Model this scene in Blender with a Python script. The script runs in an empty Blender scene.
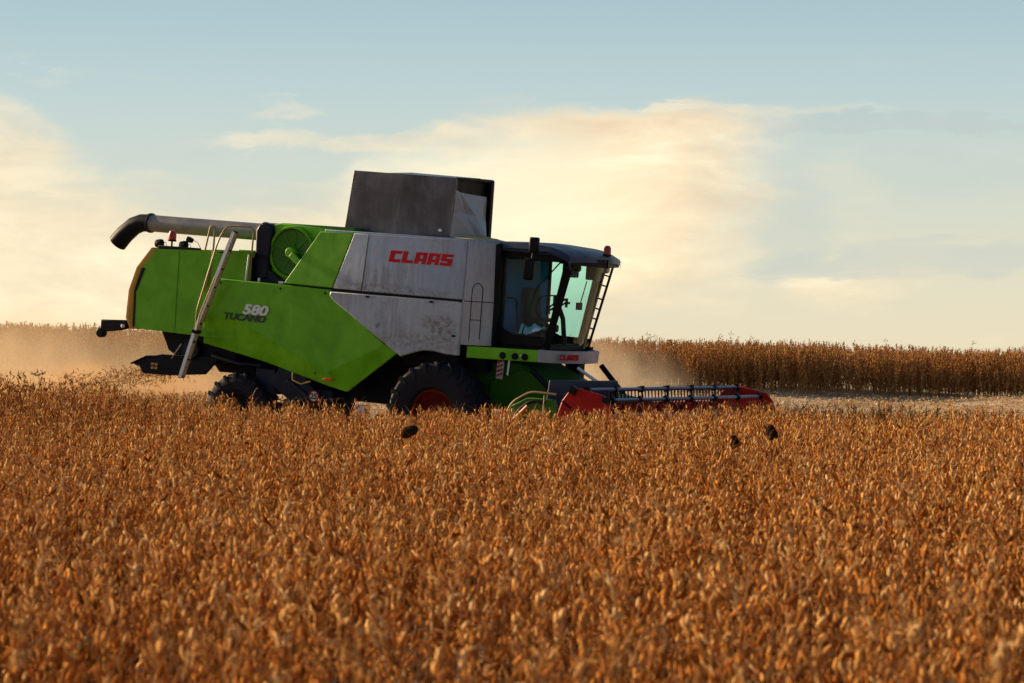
import bpy, bmesh, math, random
import numpy as np
from mathutils import Vector, Matrix, Euler

R = math.radians
C = bpy.context.scene.collection
scene = bpy.context.scene
random.seed(7)
rng = np.random.default_rng(11)

# ------------------------------------------------------------------ camera
CAM_H = 1.99
cam_d = bpy.data.cameras.new('camera')
cam = bpy.data.objects.new('camera', cam_d)
C.objects.link(cam)
cam.location = (0, 0, CAM_H)
cam.rotation_euler = (R(90), 0, 0)
cam_d.sensor_width = 36
cam_d.lens = 36 * 2610 / 1024
cam_d.clip_start = 0.1
cam_d.clip_end = 4000
cam_d.dof.use_dof = True
cam_d.dof.focus_distance = 45
cam_d.dof.aperture_fstop = 92 / 21.0
scene.camera = cam

# ------------------------------------------------------------------ sun + sky
SUN_EL, SUN_AZ = 18.0, -62.0          # azimuth in degrees from +Y towards +X
el, az = R(SUN_EL), R(SUN_AZ)
sun_dir = Vector((math.sin(az) * math.cos(el), math.cos(az) * math.cos(el), math.sin(el)))
sd = bpy.data.lights.new('sun', 'SUN')
sd.energy = 5.0
sd.angle = R(0.5)
sd.color = (1.0, 0.74, 0.44)
sun = bpy.data.objects.new('sun', sd)
C.objects.link(sun)
sun.rotation_euler = sun_dir.to_track_quat('Z', 'Y').to_euler()
sun.location = sun_dir * 80

world = bpy.data.worlds.new('World')
scene.world = world
world.use_nodes = True
wt = world.node_tree
wt.nodes.clear()


def N(t, kind, **kw):
    n = t.nodes.new(kind)
    for k, v in kw.items():
        setattr(n, k, v)
    return n


def ins(t, sock, v):
    if isinstance(v, bpy.types.NodeSocket):
        t.links.new(v, sock)
    else:
        sock.default_value = v


def mth(t, op, a, b=0.0, c=None, clamp=False):
    n = N(t, 'ShaderNodeMath', operation=op, use_clamp=clamp)
    ins(t, n.inputs[0], a)
    ins(t, n.inputs[1], b)
    if c is not None:
        ins(t, n.inputs[2], c)
    return n.outputs[0]


def mapr(t, v, a, b, c=0.0, d=1.0, smooth=True):
    n = N(t, 'ShaderNodeMapRange')
    n.interpolation_type = 'SMOOTHSTEP' if smooth else 'LINEAR'
    ins(t, n.inputs[0], v)
    for i, x in zip((1, 2, 3, 4), (a, b, c, d)):
        ins(t, n.inputs[i], x)
    return n.outputs[0]


def mixc(t, f, a, b, blend='MIX'):
    n = N(t, 'ShaderNodeMix', data_type='RGBA', blend_type=blend)
    ins(t, n.inputs[0], f)
    for s, v in ((n.inputs[6], a), (n.inputs[7], b)):
        if isinstance(v, tuple) and len(v) == 3:
            v = (*v, 1)
        ins(t, s, v)
    return n.outputs[2]


def noise(t, vec, scale, detail=4, rough=0.55, dist=0.0):
    n = N(t, 'ShaderNodeTexNoise')
    if vec is not None:
        t.links.new(vec, n.inputs['Vector'])
    n.inputs['Scale'].default_value = scale
    n.inputs['Detail'].default_value = detail
    n.inputs['Roughness'].default_value = rough
    n.inputs['Distortion'].default_value = dist
    return n.outputs['Fac']


def ramp(t, f, stops):
    n = N(t, 'ShaderNodeValToRGB')
    cr = n.color_ramp
    while len(cr.elements) < len(stops):
        cr.elements.new(0.5)
    for e, (p, col) in zip(cr.elements, stops):
        e.position = p
        e.color = (*col, 1) if len(col) == 3 else col
    t.links.new(f, n.inputs[0])
    return n.outputs[0]


SKY_STR = 0.08
sky = N(wt, 'ShaderNodeTexSky', sky_type='NISHITA')
sky.sun_disc = False
sky.sun_elevation = el
sky.sun_rotation = az
sky.air_density = 1.0
sky.dust_density = 2.0
sky.ozone_density = 1.5
tc = N(wt, 'ShaderNodeTexCoord')
sep = N(wt, 'ShaderNodeSeparateXYZ')
wt.links.new(tc.outputs['Generated'], sep.inputs[0])
dx, dy, dz = sep.outputs
azim = mth(wt, 'ARCTAN2', dx, dy)                # radians, 0 along the view
elev = mth(wt, 'ARCSINE', dz)
# a thin, sun-warmed haze layer low over the land and blue air above it
hz = ramp(wt, mapr(wt, elev, -0.01, 0.16, 0, 1, False), [
    (0.0, (0.62, 0.53, 0.36)), (0.18, (0.55, 0.52, 0.39)), (0.42, (0.44, 0.48, 0.42)),
    (0.62, (0.35, 0.44, 0.44)), (0.85, (0.26, 0.37, 0.41)), (1.0, (0.215, 0.335, 0.39))])
side = mapr(wt, mth(wt, 'ABSOLUTE', azim), 0.45, 1.3, 1.0, 0.0)
hz_f = mth(wt, 'MULTIPLY', mapr(wt, elev, 0.12, 0.6, 0.92, 0.0), side)
sky_s = mixc(wt, 1.0, sky.outputs[0], (SKY_STR * 1.0,) * 3, 'MULTIPLY')
hz = mixc(wt, 1.0, hz, (0.93, 0.93, 0.94), 'MULTIPLY')
base = mixc(wt, hz_f, sky_s, hz)
# clouds: banks placed by compass bearing and height, with broken noise edges
cv = N(wt, 'ShaderNodeCombineXYZ')
wt.links.new(mth(wt, 'MULTIPLY', azim, 1.0), cv.inputs[0])
wt.links.new(mth(wt, 'MULTIPLY', elev, 3.4), cv.inputs[1])
n1 = noise(wt, cv.outputs[0], 9.0, 8, 0.58, 0.5)
n2 = noise(wt, cv.outputs[0], 30.0, 8, 0.62, 0.6)
n12 = mth(wt, 'ADD', mth(wt, 'MULTIPLY', n1, 0.6), mth(wt, 'MULTIPLY', n2, 0.4))
azim0, elev0 = azim, elev
cv2 = N(wt, 'ShaderNodeVectorMath', operation='ADD')
wt.links.new(cv.outputs[0], cv2.inputs[0])
cv2.inputs[1].default_value = (3.1, 1.7, 0)
nw = noise(wt, cv2.outputs[0], 22.0, 7, 0.62, 0.3)
# ragged edges: the banks are looked up at slightly displaced bearings
azim = mth(wt, 'ADD', azim, mth(wt, 'MULTIPLY', mth(wt, 'SUBTRACT', n1, 0.5), 0.075))
elev = mth(wt, 'ADD', elev, mth(wt, 'MULTIPLY', mth(wt, 'SUBTRACT', nw, 0.5), 0.030))


def blob(a0, e0, ra, re, amp=1.0):
    u = mth(wt, 'DIVIDE', mth(wt, 'SUBTRACT', azim, a0), ra)
    v = mth(wt, 'DIVIDE', mth(wt, 'SUBTRACT', elev, e0), re)
    d2 = mth(wt, 'ADD', mth(wt, 'MULTIPLY', u, u), mth(wt, 'MULTIPLY', v, v))
    return mth(wt, 'MULTIPLY', mapr(wt, d2, 0.0, 1.0, 1.0, 0.0), amp)


def px(x, y):
    return (x - 512) / 2610.0, (341.5 - y) / 2610.0


def bank(x, y, rx, ry, amp=1.0):
    a, e = px(x, y)
    return blob(a, e, rx / 2610.0, ry / 2610.0, amp)


def addall(ls):
    """Soft union of banks: 1 - product of (1 - each)."""
    o = mth(wt, 'SUBTRACT', 1.0, ls[0])
    for l in ls[1:]:
        o = mth(wt, 'MULTIPLY', o, mth(wt, 'SUBTRACT', 1.0, l))
    return mth(wt, 'SUBTRACT', 1.0, o)


wn = mth(wt, 'SUBTRACT', n12, 0.5)
warm = addall([bank(590, 230, 190, 120, .4), bank(690, 300, 260, 60, .3),
               bank(480, 230, 240, 130, .45), bank(400, 250, 300, 110, .3), bank(30, 270, 300, 150, .5), bank(0, 140, 90, 60, .6), bank(20, 200, 120, 80, .4),
               bank(290, 116, 60, 14, .38), bank(340, 143, 220, 18, .5), bank(480, 130, 120, 20, .4), bank(835, 200, 80, 60, .35), bank(850, 275, 110, 50, .45), bank(110, 82, 100, 14, .24),
               bank(760, 110, 190, 10, .45), bank(960, 250, 100, 40, .3), bank(200, 310, 460, 150, .5)])
w_m = mapr(wt, mth(wt, 'ADD', warm, mth(wt, 'MULTIPLY', wn, 1.5)), 0.12, 0.95)
warm_c = ramp(wt, n12, [(0.3, (0.56, 0.43, 0.27)), (0.5, (0.65, 0.53, 0.35)), (0.68, (0.74, 0.65, 0.45))])
c1 = mixc(wt, mth(wt, 'MULTIPLY', w_m, 0.82), base, warm_c)
# the tall heap of cloud beyond the cab, sunlit and peach, with a sharper crest and right flank
ax, ex = mth(wt, 'MULTIPLY', azim, 2610.0), mth(wt, 'MULTIPLY', elev, 2610.0)
heap = mth(wt, 'MULTIPLY', mapr(wt, ex, 244.0, 214.0), mapr(wt, ex, 18.0, 95.0))
heap = mth(wt, 'MULTIPLY', heap, mapr(wt, mth(wt, 'SUBTRACT', ax, mth(wt, 'MULTIPLY', ex, 0.30)), 245.0, 95.0))
heap = mth(wt, 'MULTIPLY', heap, mapr(wt, mth(wt, 'ADD', ax, mth(wt, 'MULTIPLY', ex, 0.35)), 10.0, 170.0))
heap_c = ramp(wt, nw, [(0.3, (0.57, 0.42, 0.26)), (0.5, (0.68, 0.53, 0.33)), (0.68, (0.78, 0.66, 0.44))])
c1 = mixc(wt, mth(wt, 'MULTIPLY', heap, 0.78), c1, heap_c)
glow = mth(wt, 'MULTIPLY', bank(500, 220, 200, 100), 0.45)
c1 = mixc(wt, glow, c1, (0.77, 0.70, 0.49))
cool = addall([bank(900, 126, 250, 14, .9), bank(860, 117, 120, 8, .6), bank(960, 180, 190, 40, .45), bank(930, 258, 210, 26, .7), bank(800, 262, 90, 14, .5), bank(775, 225, 50, 90, .6), bank(230, 200, 190, 26, .5), bank(160, 160, 120, 22, .4)])
c_m = mapr(wt, mth(wt, 'ADD', cool, mth(wt, 'MULTIPLY', wn, 1.0)), 0.15, 0.95)
c2 = mixc(wt, mth(wt, 'MULTIPLY', c_m, 0.6), c1, (0.33, 0.375, 0.365))
bg = N(wt, 'ShaderNodeBackground')
wt.links.new(c2, bg.inputs[0])
bg.inputs[1].default_value = 1.0
wo = N(wt, 'ShaderNodeOutputWorld')
wt.links.new(bg.outputs[0], wo.inputs[0])

# ------------------------------------------------------------------ exposure, sampling
scene.view_settings.view_transform = 'Standard'
scene.view_settings.look = 'None'
scene.view_settings.exposure = 0.68
scene.view_settings.gamma = 1.0
cy = scene.cycles
cy.use_denoising = True
cy.max_bounces = 6
cy.diffuse_bounces = 2
cy.glossy_bounces = 3
cy.transmission_bounces = 3
cy.transparent_max_bounces = 8
cy.volume_bounces = 1
cy.caustics_reflective = False
cy.caustics_refractive = False
cy.volume_step_rate = 1.0

# ------------------------------------------------------------------ materials


def new_mat(name):
    m = bpy.data.materials.new(name)
    m.use_nodes = True
    t = m.node_tree
    t.nodes.clear()
    return m, t


def paint(name, col, rough=0.45, metal=0.0, dust=0.25, dust_col=(0.30, 0.22, 0.13), scale=2.2, var=0.18, bump=0.02, spec=0.4, stains=()):
    """A worn machine paint: colour drift, dusty patches, fine scratches, uneven gloss."""
    m, t = new_mat(name)
    o = N(t, 'ShaderNodeOutputMaterial')
    b = N(t, 'ShaderNodeBsdfPrincipled')
    t.links.new(b.outputs[0], o.inputs[0])
    co = N(t, 'ShaderNodeTexCoord').outputs['Object']
    big = noise(t, co, scale, 6, 0.6, 0.4)
    fine = noise(t, co, 38.0, 4, 0.6)
    mp = N(t, 'ShaderNodeMapping')
    mp.inputs['Scale'].default_value = (9, 9, 1.2)
    t.links.new(co, mp.inputs[0])
    streak = noise(t, mp.outputs[0], 1.4, 5, 0.6)
    dark = tuple(c * (1 - var) for c in col)
    lite = tuple(min(1, c * (1 + var)) for c in col)
    c0 = ramp(t, big, [(0.3, dark), (0.7, lite)])
    dm = mapr(t, mth(t, 'ADD', mth(t, 'MULTIPLY', big, 0.55), mth(t, 'ADD', mth(t, 'MULTIPLY', fine, 0.2), mth(t, 'MULTIPLY', streak, 0.3))), 0.45, 0.72)
    dm = mth(t, 'MULTIPLY', dm, dust)
    c1 = mixc(t, dm, c0, dust_col)
    for (sx, sz, rx, rz, amt, scol) in stains:          # dirt splashed on one spot of the machine's side
        se = N(t, 'ShaderNodeSeparateXYZ')
        t.links.new(co, se.inputs[0])
        u = mth(t, 'DIVIDE', mth(t, 'SUBTRACT', se.outputs[0], sx), rx)
        v = mth(t, 'DIVIDE', mth(t, 'SUBTRACT', se.outputs[2], sz), rz)
        d2 = mth(t, 'ADD', mth(t, 'MULTIPLY', u, u), mth(t, 'MULTIPLY', v, v))
        sm = mth(t, 'MULTIPLY', mapr(t, d2, 0, 1, 1, 0), mapr(t, noise(t, co, 14, 6, .7), .38, .66))
        c1 = mixc(t, mth(t, 'MULTIPLY', sm, amt), c1, scol)
    t.links.new(c1, b.inputs['Base Color'])
    b.inputs['Metallic'].default_value = metal
    b.inputs['Specular IOR Level'].default_value = spec
    t.links.new(mapr(t, mth(t, 'ADD', big, dm), 0.25, 1.0, rough * 0.85, min(1, rough * 1.5)), b.inputs['Roughness'])
    if bump:
        bp = N(t, 'ShaderNodeBump')
        bp.inputs['Strength'].default_value = 0.5
        bp.inputs['Distance'].default_value = bump
        t.links.new(mth(t, 'ADD', mth(t, 'MULTIPLY', noise(t, co, 1.6, 2), 1.0), mth(t, 'MULTIPLY', fine, 0.06)), bp.inputs['Height'])
        t.links.new(bp.outputs[0], b.inputs['Normal'])
    return m


M = {}
M['green'] = paint('green_paint', (0.112, 0.365, 0.002), 0.40, 0, 0.12, var=0.22, spec=0.2)
M['green_light'] = paint('bright_green_paint', (0.15, 0.46, 0.010), 0.42, 0, 0.1, spec=0.25)
M['green_shade'] = paint('shaded_feeder_green', (0.020, 0.085, 0.003), 0.55, 0, 0.2, (0.05, 0.035, 0.015), spec=0.15)  # machine green with the shadow on the feeder mixed in
M['green_dark'] = paint('screen_green', (0.030, 0.15, 0.004), 0.5, 0, 0.1, spec=0.25)
M['silver'] = paint('silver_paint', (0.33, 0.37, 0.44), 0.40, 0.35, 0.65, (0.13, 0.10, 0.09), 1.3, 0.25,
                    stains=[(.02, 2.02, .34, .30, .95, (.10, .065, .035)), (-.28, 2.10, .22, .16, .8, (.12, .09, .06)), (-1.30, 1.97, .07, .06, 1.0, (.03, .02, .02)), (-.5, 1.75, 1.2, .22, .7, (.14, .11, .08)), (-1.2, 2.62, 1.6, .12, .7, (.15, .12, .10)), (-.6, 3.4, .8, .2, .4, (.5, .5, .5))])
M['tank'] = paint('dark_tank_sheet', (0.065, 0.065, 0.085), 0.36, 0.4, 0.40, (0.24, 0.235, 0.25), 1.1, 0.35)
M['roof'] = paint('cab_roof_paint', (0.018, 0.034, 0.075), 0.4, 0.0, 0.2, (0.12, 0.105, 0.10), spec=0.3)
M['black'] = paint('black_plastic', (0.004, 0.005, 0.007), 0.45, 0, 0.06, (0.05, 0.036, 0.024), spec=0.12)
M['chassis'] = paint('dark_chassis', (0.004, 0.005, 0.010), 0.5, 0.0, 0.14, (0.05, 0.032, 0.02), spec=0.1)
M['blue_dark'] = paint('dark_blue_steel', (0.007, 0.011, 0.025), 0.42, 0.0, 0.15, (0.07, 0.048, 0.035), spec=0.15)
M['shield'] = paint('blue_grey_shield', (0.03, 0.042, 0.07), 0.42, 0.1, 0.2, (0.12, 0.1, 0.08), spec=0.25)
M['auger'] = paint('auger_steel', (0.16, 0.16, 0.17), 0.4, 0.3, 0.3, (0.28, 0.2, 0.13))
M['red'] = paint('red_paint', (0.40, 0.010, 0.005), 0.42, 0, 0.10, spec=0.12)
M['red_dark'] = paint('dull_red_paint', (0.24, 0.008, 0.005), 0.5, 0, 0.08, spec=0.15)
M['letter_red'] = paint('red_lettering', (0.42, 0.003, 0.012), 0.55, 0, 0.03, bump=0, spec=0.1)
M['letter_white'] = paint('pale_lettering', (0.62, 0.66, 0.64), 0.5, 0, 0.05, bump=0)
M['letter_dark'] = paint('dark_lettering', (0.012, 0.03, 0.012), 0.5, 0, 0.05, bump=0)
M['alu'] = paint('ladder_metal', (0.62, 0.63, 0.66), 0.4, 0.3, 0.2)
M['hub'] = paint('wheel_hub_paint', (0.15, 0.006, 0.004), 0.6, 0, 0.3, (0.05, 0.03, 0.02), spec=0.1)
M['rail'] = paint('rail_metal', (0.24, 0.18, 0.075), 0.4, 0.1, 0.3)
M['yellow'] = paint('ochre_paint', (0.42, 0.24, 0.03), 0.5, 0, 0.35)
M['rubber'] = paint('tyre_rubber', (0.005, 0.006, 0.013), 0.7, 0, 0.2, (0.09, 0.055, 0.035), 3.0, spec=0.15)
M['cloth'] = paint('silver_tarpaulin', (0.30, 0.31, 0.33), 0.5, 0.15, 0.3, (0.2, 0.16, 0.12), 3.0, 0.25, 0.05)
M['edge'] = paint('sunlit_edge_paint', (0.10, 0.064, 0.018), 0.95, 0, 0.4, (0.12, 0.045, 0.012), spec=0.0)  # golden sunlight on the green hood corner, put into its colour
M['bar'] = paint('reel_bar_paint', (0.09, 0.08, 0.16), 0.3, 0.3, 0.15)
M['tan'] = paint('tan_trim', (0.30, 0.24, 0.15), 0.6, 0, 0.3)
M['cabin_blue'] = paint('cabin_wall_trim', (0.006, 0.12, 0.32), 0.6, 0, 0.02, spec=0.05)
M['seat'] = paint('seat_fabric', (0.02, 0.02, 0.022), 0.85, 0, 0.1)
M['pale_cloth'] = paint('pale_blue_cloth', (0.42, 0.66, 0.75), 0.8, 0, 0.1, scale=8)
M['white'] = paint('white_paint', (0.55, 0.54, 0.54), 0.5, 0, 0.3)
M['pale_plate'] = paint('grubby_marker_plate', (0.30, 0.26, 0.27), 0.6, 0, 0.5)
M['lamp_red'] = paint('red_lens', (0.35, 0.012, 0.008), 0.25, 0, 0.1, bump=0)
M['lamp_orange'] = paint('orange_lens', (0.5, 0.10, 0.01), 0.3, 0, 0.1, bump=0)
M['lens'] = paint('lamp_glass', (0.5, 0.5, 0.5), 0.2, 0, 0.1, bump=0)
M['grain'] = paint('spilt_grain', (0.42, 0.33, 0.12), 0.8, 0, 0.2, scale=30, bump=0.01)


def glass_mat():
    m, t = new_mat('tinted_cab_glass')
    o = N(t, 'ShaderNodeOutputMaterial')
    tr = N(t, 'ShaderNodeBsdfTransparent')
    tr.inputs[0].default_value = (0.78, 0.945, 0.945, 1)
    gl = N(t, 'ShaderNodeBsdfGlossy')
    gl.inputs['Roughness'].default_value = 0.04
    gl.inputs[0].default_value = (0.9, 0.95, 1, 1)
    lw = N(t, 'ShaderNodeLayerWeight')
    fac = mth(t, 'ADD', mth(t, 'MULTIPLY', mth(t, 'POWER', lw.outputs['Facing'], 5.0), 0.5), 0.012)
    mx = N(t, 'ShaderNodeMixShader')
    t.links.new(fac, mx.inputs[0])
    t.links.new(tr.outputs[0], mx.inputs[1])
    t.links.new(gl.outputs[0], mx.inputs[2])
    t.links.new(mx.outputs[0], o.inputs[0])
    return m


M['glass'] = glass_mat()


def plant_mat(name, stops, transl=0.3, rough=0.7):
    m, t = new_mat(name)
    o = N(t, 'ShaderNodeOutputMaterial')
    g = N(t, 'ShaderNodeNewGeometry')
    oi = N(t, 'ShaderNodeObjectInfo')
    co = N(t, 'ShaderNodeTexCoord').outputs['Object']
    pos = N(t, 'ShaderNodeNewGeometry').outputs['Position']
    patch = noise(t, pos, 0.45, 3, 0.6)
    f = mth(t, 'ADD', mth(t, 'MULTIPLY', g.outputs['Random Per Island'], 0.74),
            mth(t, 'ADD', mth(t, 'MULTIPLY', oi.outputs['Random'], 0.16), mth(t, 'MULTIPLY', patch, 0.18)))
    c = ramp(t, f, stops)
    c = mixc(t, mth(t, 'MULTIPLY', mapr(t, noise(t, co, 60, 3), 0.5, 0.75), 0.35), c, (0.07, 0.03, 0.012))
    d = N(t, 'ShaderNodeBsdfDiffuse')
    t.links.new(c, d.inputs[0])
    tl = N(t, 'ShaderNodeBsdfTranslucent')
    t.links.new(c, tl.inputs[0])
    mx = N(t, 'ShaderNodeMixShader')
    mx.inputs[0].default_value = transl
    t.links.new(d.outputs[0], mx.inputs[1])
    t.links.new(tl.outputs[0], mx.inputs[2])
    t.links.new(mx.outputs[0], o.inputs[0])
    return m


M['pod'] = plant_mat('ripe_pods', [(0.08, (0.07, 0.018, 0.004)), (0.30, (0.34, 0.105, 0.019)), (0.55, (0.66, 0.255, 0.055)), (0.78, (0.82, 0.43, 0.13)), (1.0, (0.90, 0.63, 0.31))], 0.22)
M['stem'] = plant_mat('dry_stems', [(0.1, (0.16, 0.065, 0.024)), (0.5, (0.40, 0.20, 0.07)), (0.9, (0.60, 0.36, 0.15))], 0.1)
M['far_pod'] = plant_mat('far_ripe_pods', [(0.05, (0.17, 0.065, 0.022)), (0.4, (0.44, 0.19, 0.058)), (0.7, (0.62, 0.31, 0.10)), (0.95, (0.76, 0.47, 0.20))])
M['weed'] = plant_mat('dark_weed', [(0.1, (0.05, 0.022, 0.01)), (0.5, (0.12, 0.055, 0.02)), (0.9, (0.26, 0.13, 0.05))], 0.2)
M['straw'] = plant_mat('cut_straw', [(0.1, (0.44, 0.27, 0.13)), (0.5, (0.64, 0.44, 0.24)), (0.9, (0.78, 0.60, 0.38))], 0.3)
M['chaff'] = plant_mat('fresh_chaff', [(0.1, (0.40, 0.20, 0.08)), (0.5, (0.62, 0.36, 0.15)), (0.9, (0.78, 0.55, 0.30))], 0.3)
M['sunflower'] = plant_mat('dead_sunflower', [(0.1, (0.010, 0.007, 0.005)), (0.9, (0.03, 0.018, 0.010))], 0.0)


def ground_mat():
    m, t = new_mat('field_soil')
    o = N(t, 'ShaderNodeOutputMaterial')
    b = N(t, 'ShaderNodeBsdfPrincipled')
    co = N(t, 'ShaderNodeNewGeometry').outputs['Position']
    f = noise(t, co, 2.5, 8, 0.65)
    f2 = noise(t, co, 26, 4, 0.7)
    c = ramp(t, mth(t, 'ADD', mth(t, 'MULTIPLY', f, 0.5), mth(t, 'MULTIPLY', f2, 0.5)),
             [(0.3, (0.30, 0.20, 0.11)), (0.5, (0.62, 0.46, 0.28)), (0.7, (0.74, 0.58, 0.37))])
    t.links.new(c, b.inputs['Base Color'])
    b.inputs['Roughness'].default_value = 0.95
    bp = N(t, 'ShaderNodeBump')
    bp.inputs['Distance'].default_value = 0.05
    t.links.new(f2, bp.inputs['Height'])
    t.links.new(bp.outputs[0], b.inputs['Normal'])
    t.links.new(b.outputs[0], o.inputs[0])
    return m


M['ground'] = ground_mat()


def dust_mat(name, dens, col, nscale, lo, hi, aniso=0.3):
    m, t = new_mat(name)
    o = N(t, 'ShaderNodeOutputMaterial')
    v = N(t, 'ShaderNodeVolumePrincipled')
    v.inputs['Color'].default_value = (*col, 1)
    v.inputs['Anisotropy'].default_value = aniso
    co = N(t, 'ShaderNodeTexCoord').outputs['Object']
    ln = N(t, 'ShaderNodeVectorMath', operation='LENGTH')
    t.links.new(co, ln.inputs[0])
    fall = mapr(t, ln.outputs['Value'], 0.15, 1.0, 1.0, 0.0)
    pos = N(t, 'ShaderNodeNewGeometry').outputs['Position']
    nz = mapr(t, noise(t, pos, nscale, 5, 0.62, 1.2), lo, hi, 0.06, 1.0)
    t.links.new(mth(t, 'MULTIPLY', mth(t, 'MULTIPLY', fall, nz), dens), v.inputs['Density'])
    t.links.new(v.outputs[0], o.inputs['Volume'])
    return m


# ------------------------------------------------------------------ terrain
MO = Vector((-0.62, 46.92, 0.21))                      # harvester origin: front axle, centre
YAW, PIT = R(-28), R(4.4)
MM = Matrix.Translation(MO) @ Matrix.Rotation(YAW, 4, 'Z') @ Matrix.Rotation(PIT, 4, 'Y')
HX, HY = math.cos(YAW), math.sin(YAW)                  # heading
PX, PY = -HY, HX                                       # to the machine's far side


def sstep(v, a, b):
    t = np.clip((v - a) / (b - a), 0, 1)
    return t * t * (3 - 2 * t)


def terrain(x, y):
    x = np.asarray(x, float)
    y = np.asarray(y, float)
    u = -((x - MO.x) * HX + (y - MO.y) * HY)
    u = np.clip(u, -80, 20.5)
    z = -0.2 + 0.075 * (2 * np.log1p(np.exp(u / 2)) - 1.386) + 0.23 * sstep(-u, 0.5, 7)
    z = z + 0.76 * sstep(y, 50, 66) * sstep(x, -9, 9)
    z = z - 0.9 * sstep(y, 72, 110) - 0.008 * np.clip(y - 90, 0, None)
    z = z + 0.03 * np.sin(x * 0.7 + 1) * np.sin(y * 0.55)
    return z


def link(o, parent=None):
    C.objects.link(o)
    if parent is not None:
        o.parent = parent
    return o


def tag(o, label=None, cat=None, group=None, kind=None):
    if label:
        o['label'] = label
    if cat:
        o['category'] = cat
    if group:
        o['group'] = group
    if kind:
        o['kind'] = kind
    return o


class MB:
    """Collects shapes and links them as ONE mesh object."""

    def __init__(s):
        s.v, s.f = [], []

    def add(s, vs, fs, mat=None):
        o = len(s.v)
        for p in vs:
            p = Vector(p)
            s.v.append(mat @ p if mat else p)
        s.f += [tuple(i + o for i in f) for f in fs]
        return s

    def box(s, x0, x1, y0, y1, z0, z1, mat=None):
        vs = [(x, y, z) for z in (z0, z1) for y in (y0, y1) for x in (x0, x1)]
        fs = [(0, 2, 3, 1), (4, 5, 7, 6), (0, 1, 5, 4), (2, 6, 7, 3), (0, 4, 6, 2), (1, 3, 7, 5)]
        return s.add(vs, fs, mat)

    def obox(s, c, size, rot=(0, 0, 0)):
        m = Matrix.Translation(c) @ Euler(rot).to_matrix().to_4x4()
        a, b, d = (q / 2 for q in size)
        return s.box(-a, a, -b, b, -d, d, m)

    def prism(s, poly, y0, y1):
        """poly of (x, z), extruded along y; y0/y1 a number or one per point."""
        n = len(poly)
        a = y0 if hasattr(y0, '__len__') else [y0] * n
        b = y1 if hasattr(y1, '__len__') else [y1] * n
        vs = [(x, a[i], z) for i, (x, z) in enumerate(poly)] + [(x, b[i], z) for i, (x, z) in enumerate(poly)]
        fs = [tuple(range(n)), tuple(range(2 * n - 1, n - 1, -1))]
        fs += [(i, i + n, (i + 1) % n + n, (i + 1) % n) for i in range(n)]
        return s.add(vs, fs)

    def panel(s, faces, pts, off):
        """Faces over 3-D points, given a thickness by shifting a copy by off."""
        n = len(pts)
        off = Vector(off)
        vs = [Vector(p) for p in pts] + [Vector(p) + off for p in pts]
        fs = [tuple(f) for f in faces] + [tuple(i + n for i in reversed(f)) for f in faces]
        cnt = {}
        for f in faces:
            for i in range(len(f)):
                e = (f[i], f[(i + 1) % len(f)])
                cnt[e] = 1
        for (a, b) in cnt:
            if (b, a) not in cnt:
                fs.append((b, a, a + n, b + n))
        return s.add(vs, fs)

    def tube(s, pts, r, n=8, caps=True):
        pts = [Vector(p) for p in pts]
        rs = r if hasattr(r, '__len__') else [r] * len(pts)
        vs, fs = [], []
        up = None
        for i, p in enumerate(pts):
            if i == 0:
                d = pts[1] - p
            elif i == len(pts) - 1:
                d = p - pts[i - 1]
            else:
                d = (pts[i + 1] - p).normalized() + (p - pts[i - 1]).normalized()
            d.normalize()
            if up is None:
                up = d.orthogonal().normalized()
            else:
                up = (up - d * up.dot(d)).normalized()
            w = d.cross(up)
            for k in range(n):
                a = 2 * math.pi * k / n
                vs.append(p + (up * math.cos(a) + w * math.sin(a)) * rs[i])
        for i in range(len(pts) - 1):
            for k in range(n):
                a, b = i * n + k, i * n + (k + 1) % n
                fs.append((a, b, b + n, a + n))
        if caps:
            fs.append(tuple(range(n - 1, -1, -1)))
            fs.append(tuple(range((len(pts) - 1) * n, len(pts) * n)))
        return s.add(vs, fs)

    def lathe(s, prof, c, n=32, axis='Y', caps=True):
        """prof of (radius, along axis); revolved about the axis through c."""
        vs, fs = [], []
        for (r, h) in prof:
            for k in range(n):
                a = 2 * math.pi * k / n
                q = (r * math.cos(a), h, r * math.sin(a)) if axis == 'Y' else (
                    (r * math.cos(a), r * math.sin(a), h) if axis == 'Z' else (h, r * math.cos(a), r * math.sin(a)))
                vs.append(Vector(q) + Vector(c))
        m = len(prof)
        for i in range(m - 1):
            for k in range(n):
                a, b = i * n + k, i * n + (k + 1) % n
                fs.append((a, b, b + n, a + n))
        if caps and prof[0][0] > 1e-4:
            fs.append(tuple(range(n - 1, -1, -1)))
        if caps and prof[-1][0] > 1e-4:
            fs.append(tuple(range((m - 1) * n, m * n)))
        return s.add(vs, fs)

    def build(s, name, mat, parent=None, bevel=0.0, sharp=35, subdiv=0):
        me = bpy.data.meshes.new(name)
        me.from_pydata([tuple(p) for p in s.v], [], s.f)
        bm = bmesh.new()
        bm.from_mesh(me)
        bmesh.ops.remove_doubles(bm, verts=bm.verts, dist=1e-5)
        bmesh.ops.recalc_face_normals(bm, faces=bm.faces)
        bm.to_mesh(me)
        bm.free()
        me.materials.append(mat)
        me.polygons.foreach_set('use_smooth', [True] * len(me.polygons))
        me.set_sharp_from_angle(angle=R(sharp))
        o = bpy.data.objects.new(name, me)
        link(o, parent)
        if bevel:
            b = o.modifiers.new('bevel', 'BEVEL')
            b.width = bevel
            b.segments = 2
            b.limit_method = 'ANGLE'
            b.angle_limit = R(40)
        return o


def empty(name, parent=None, loc=(0, 0, 0)):
    o = bpy.data.objects.new(name, None)
    o.location = loc
    o.empty_display_size = 0.3
    return link(o, parent)


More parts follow.
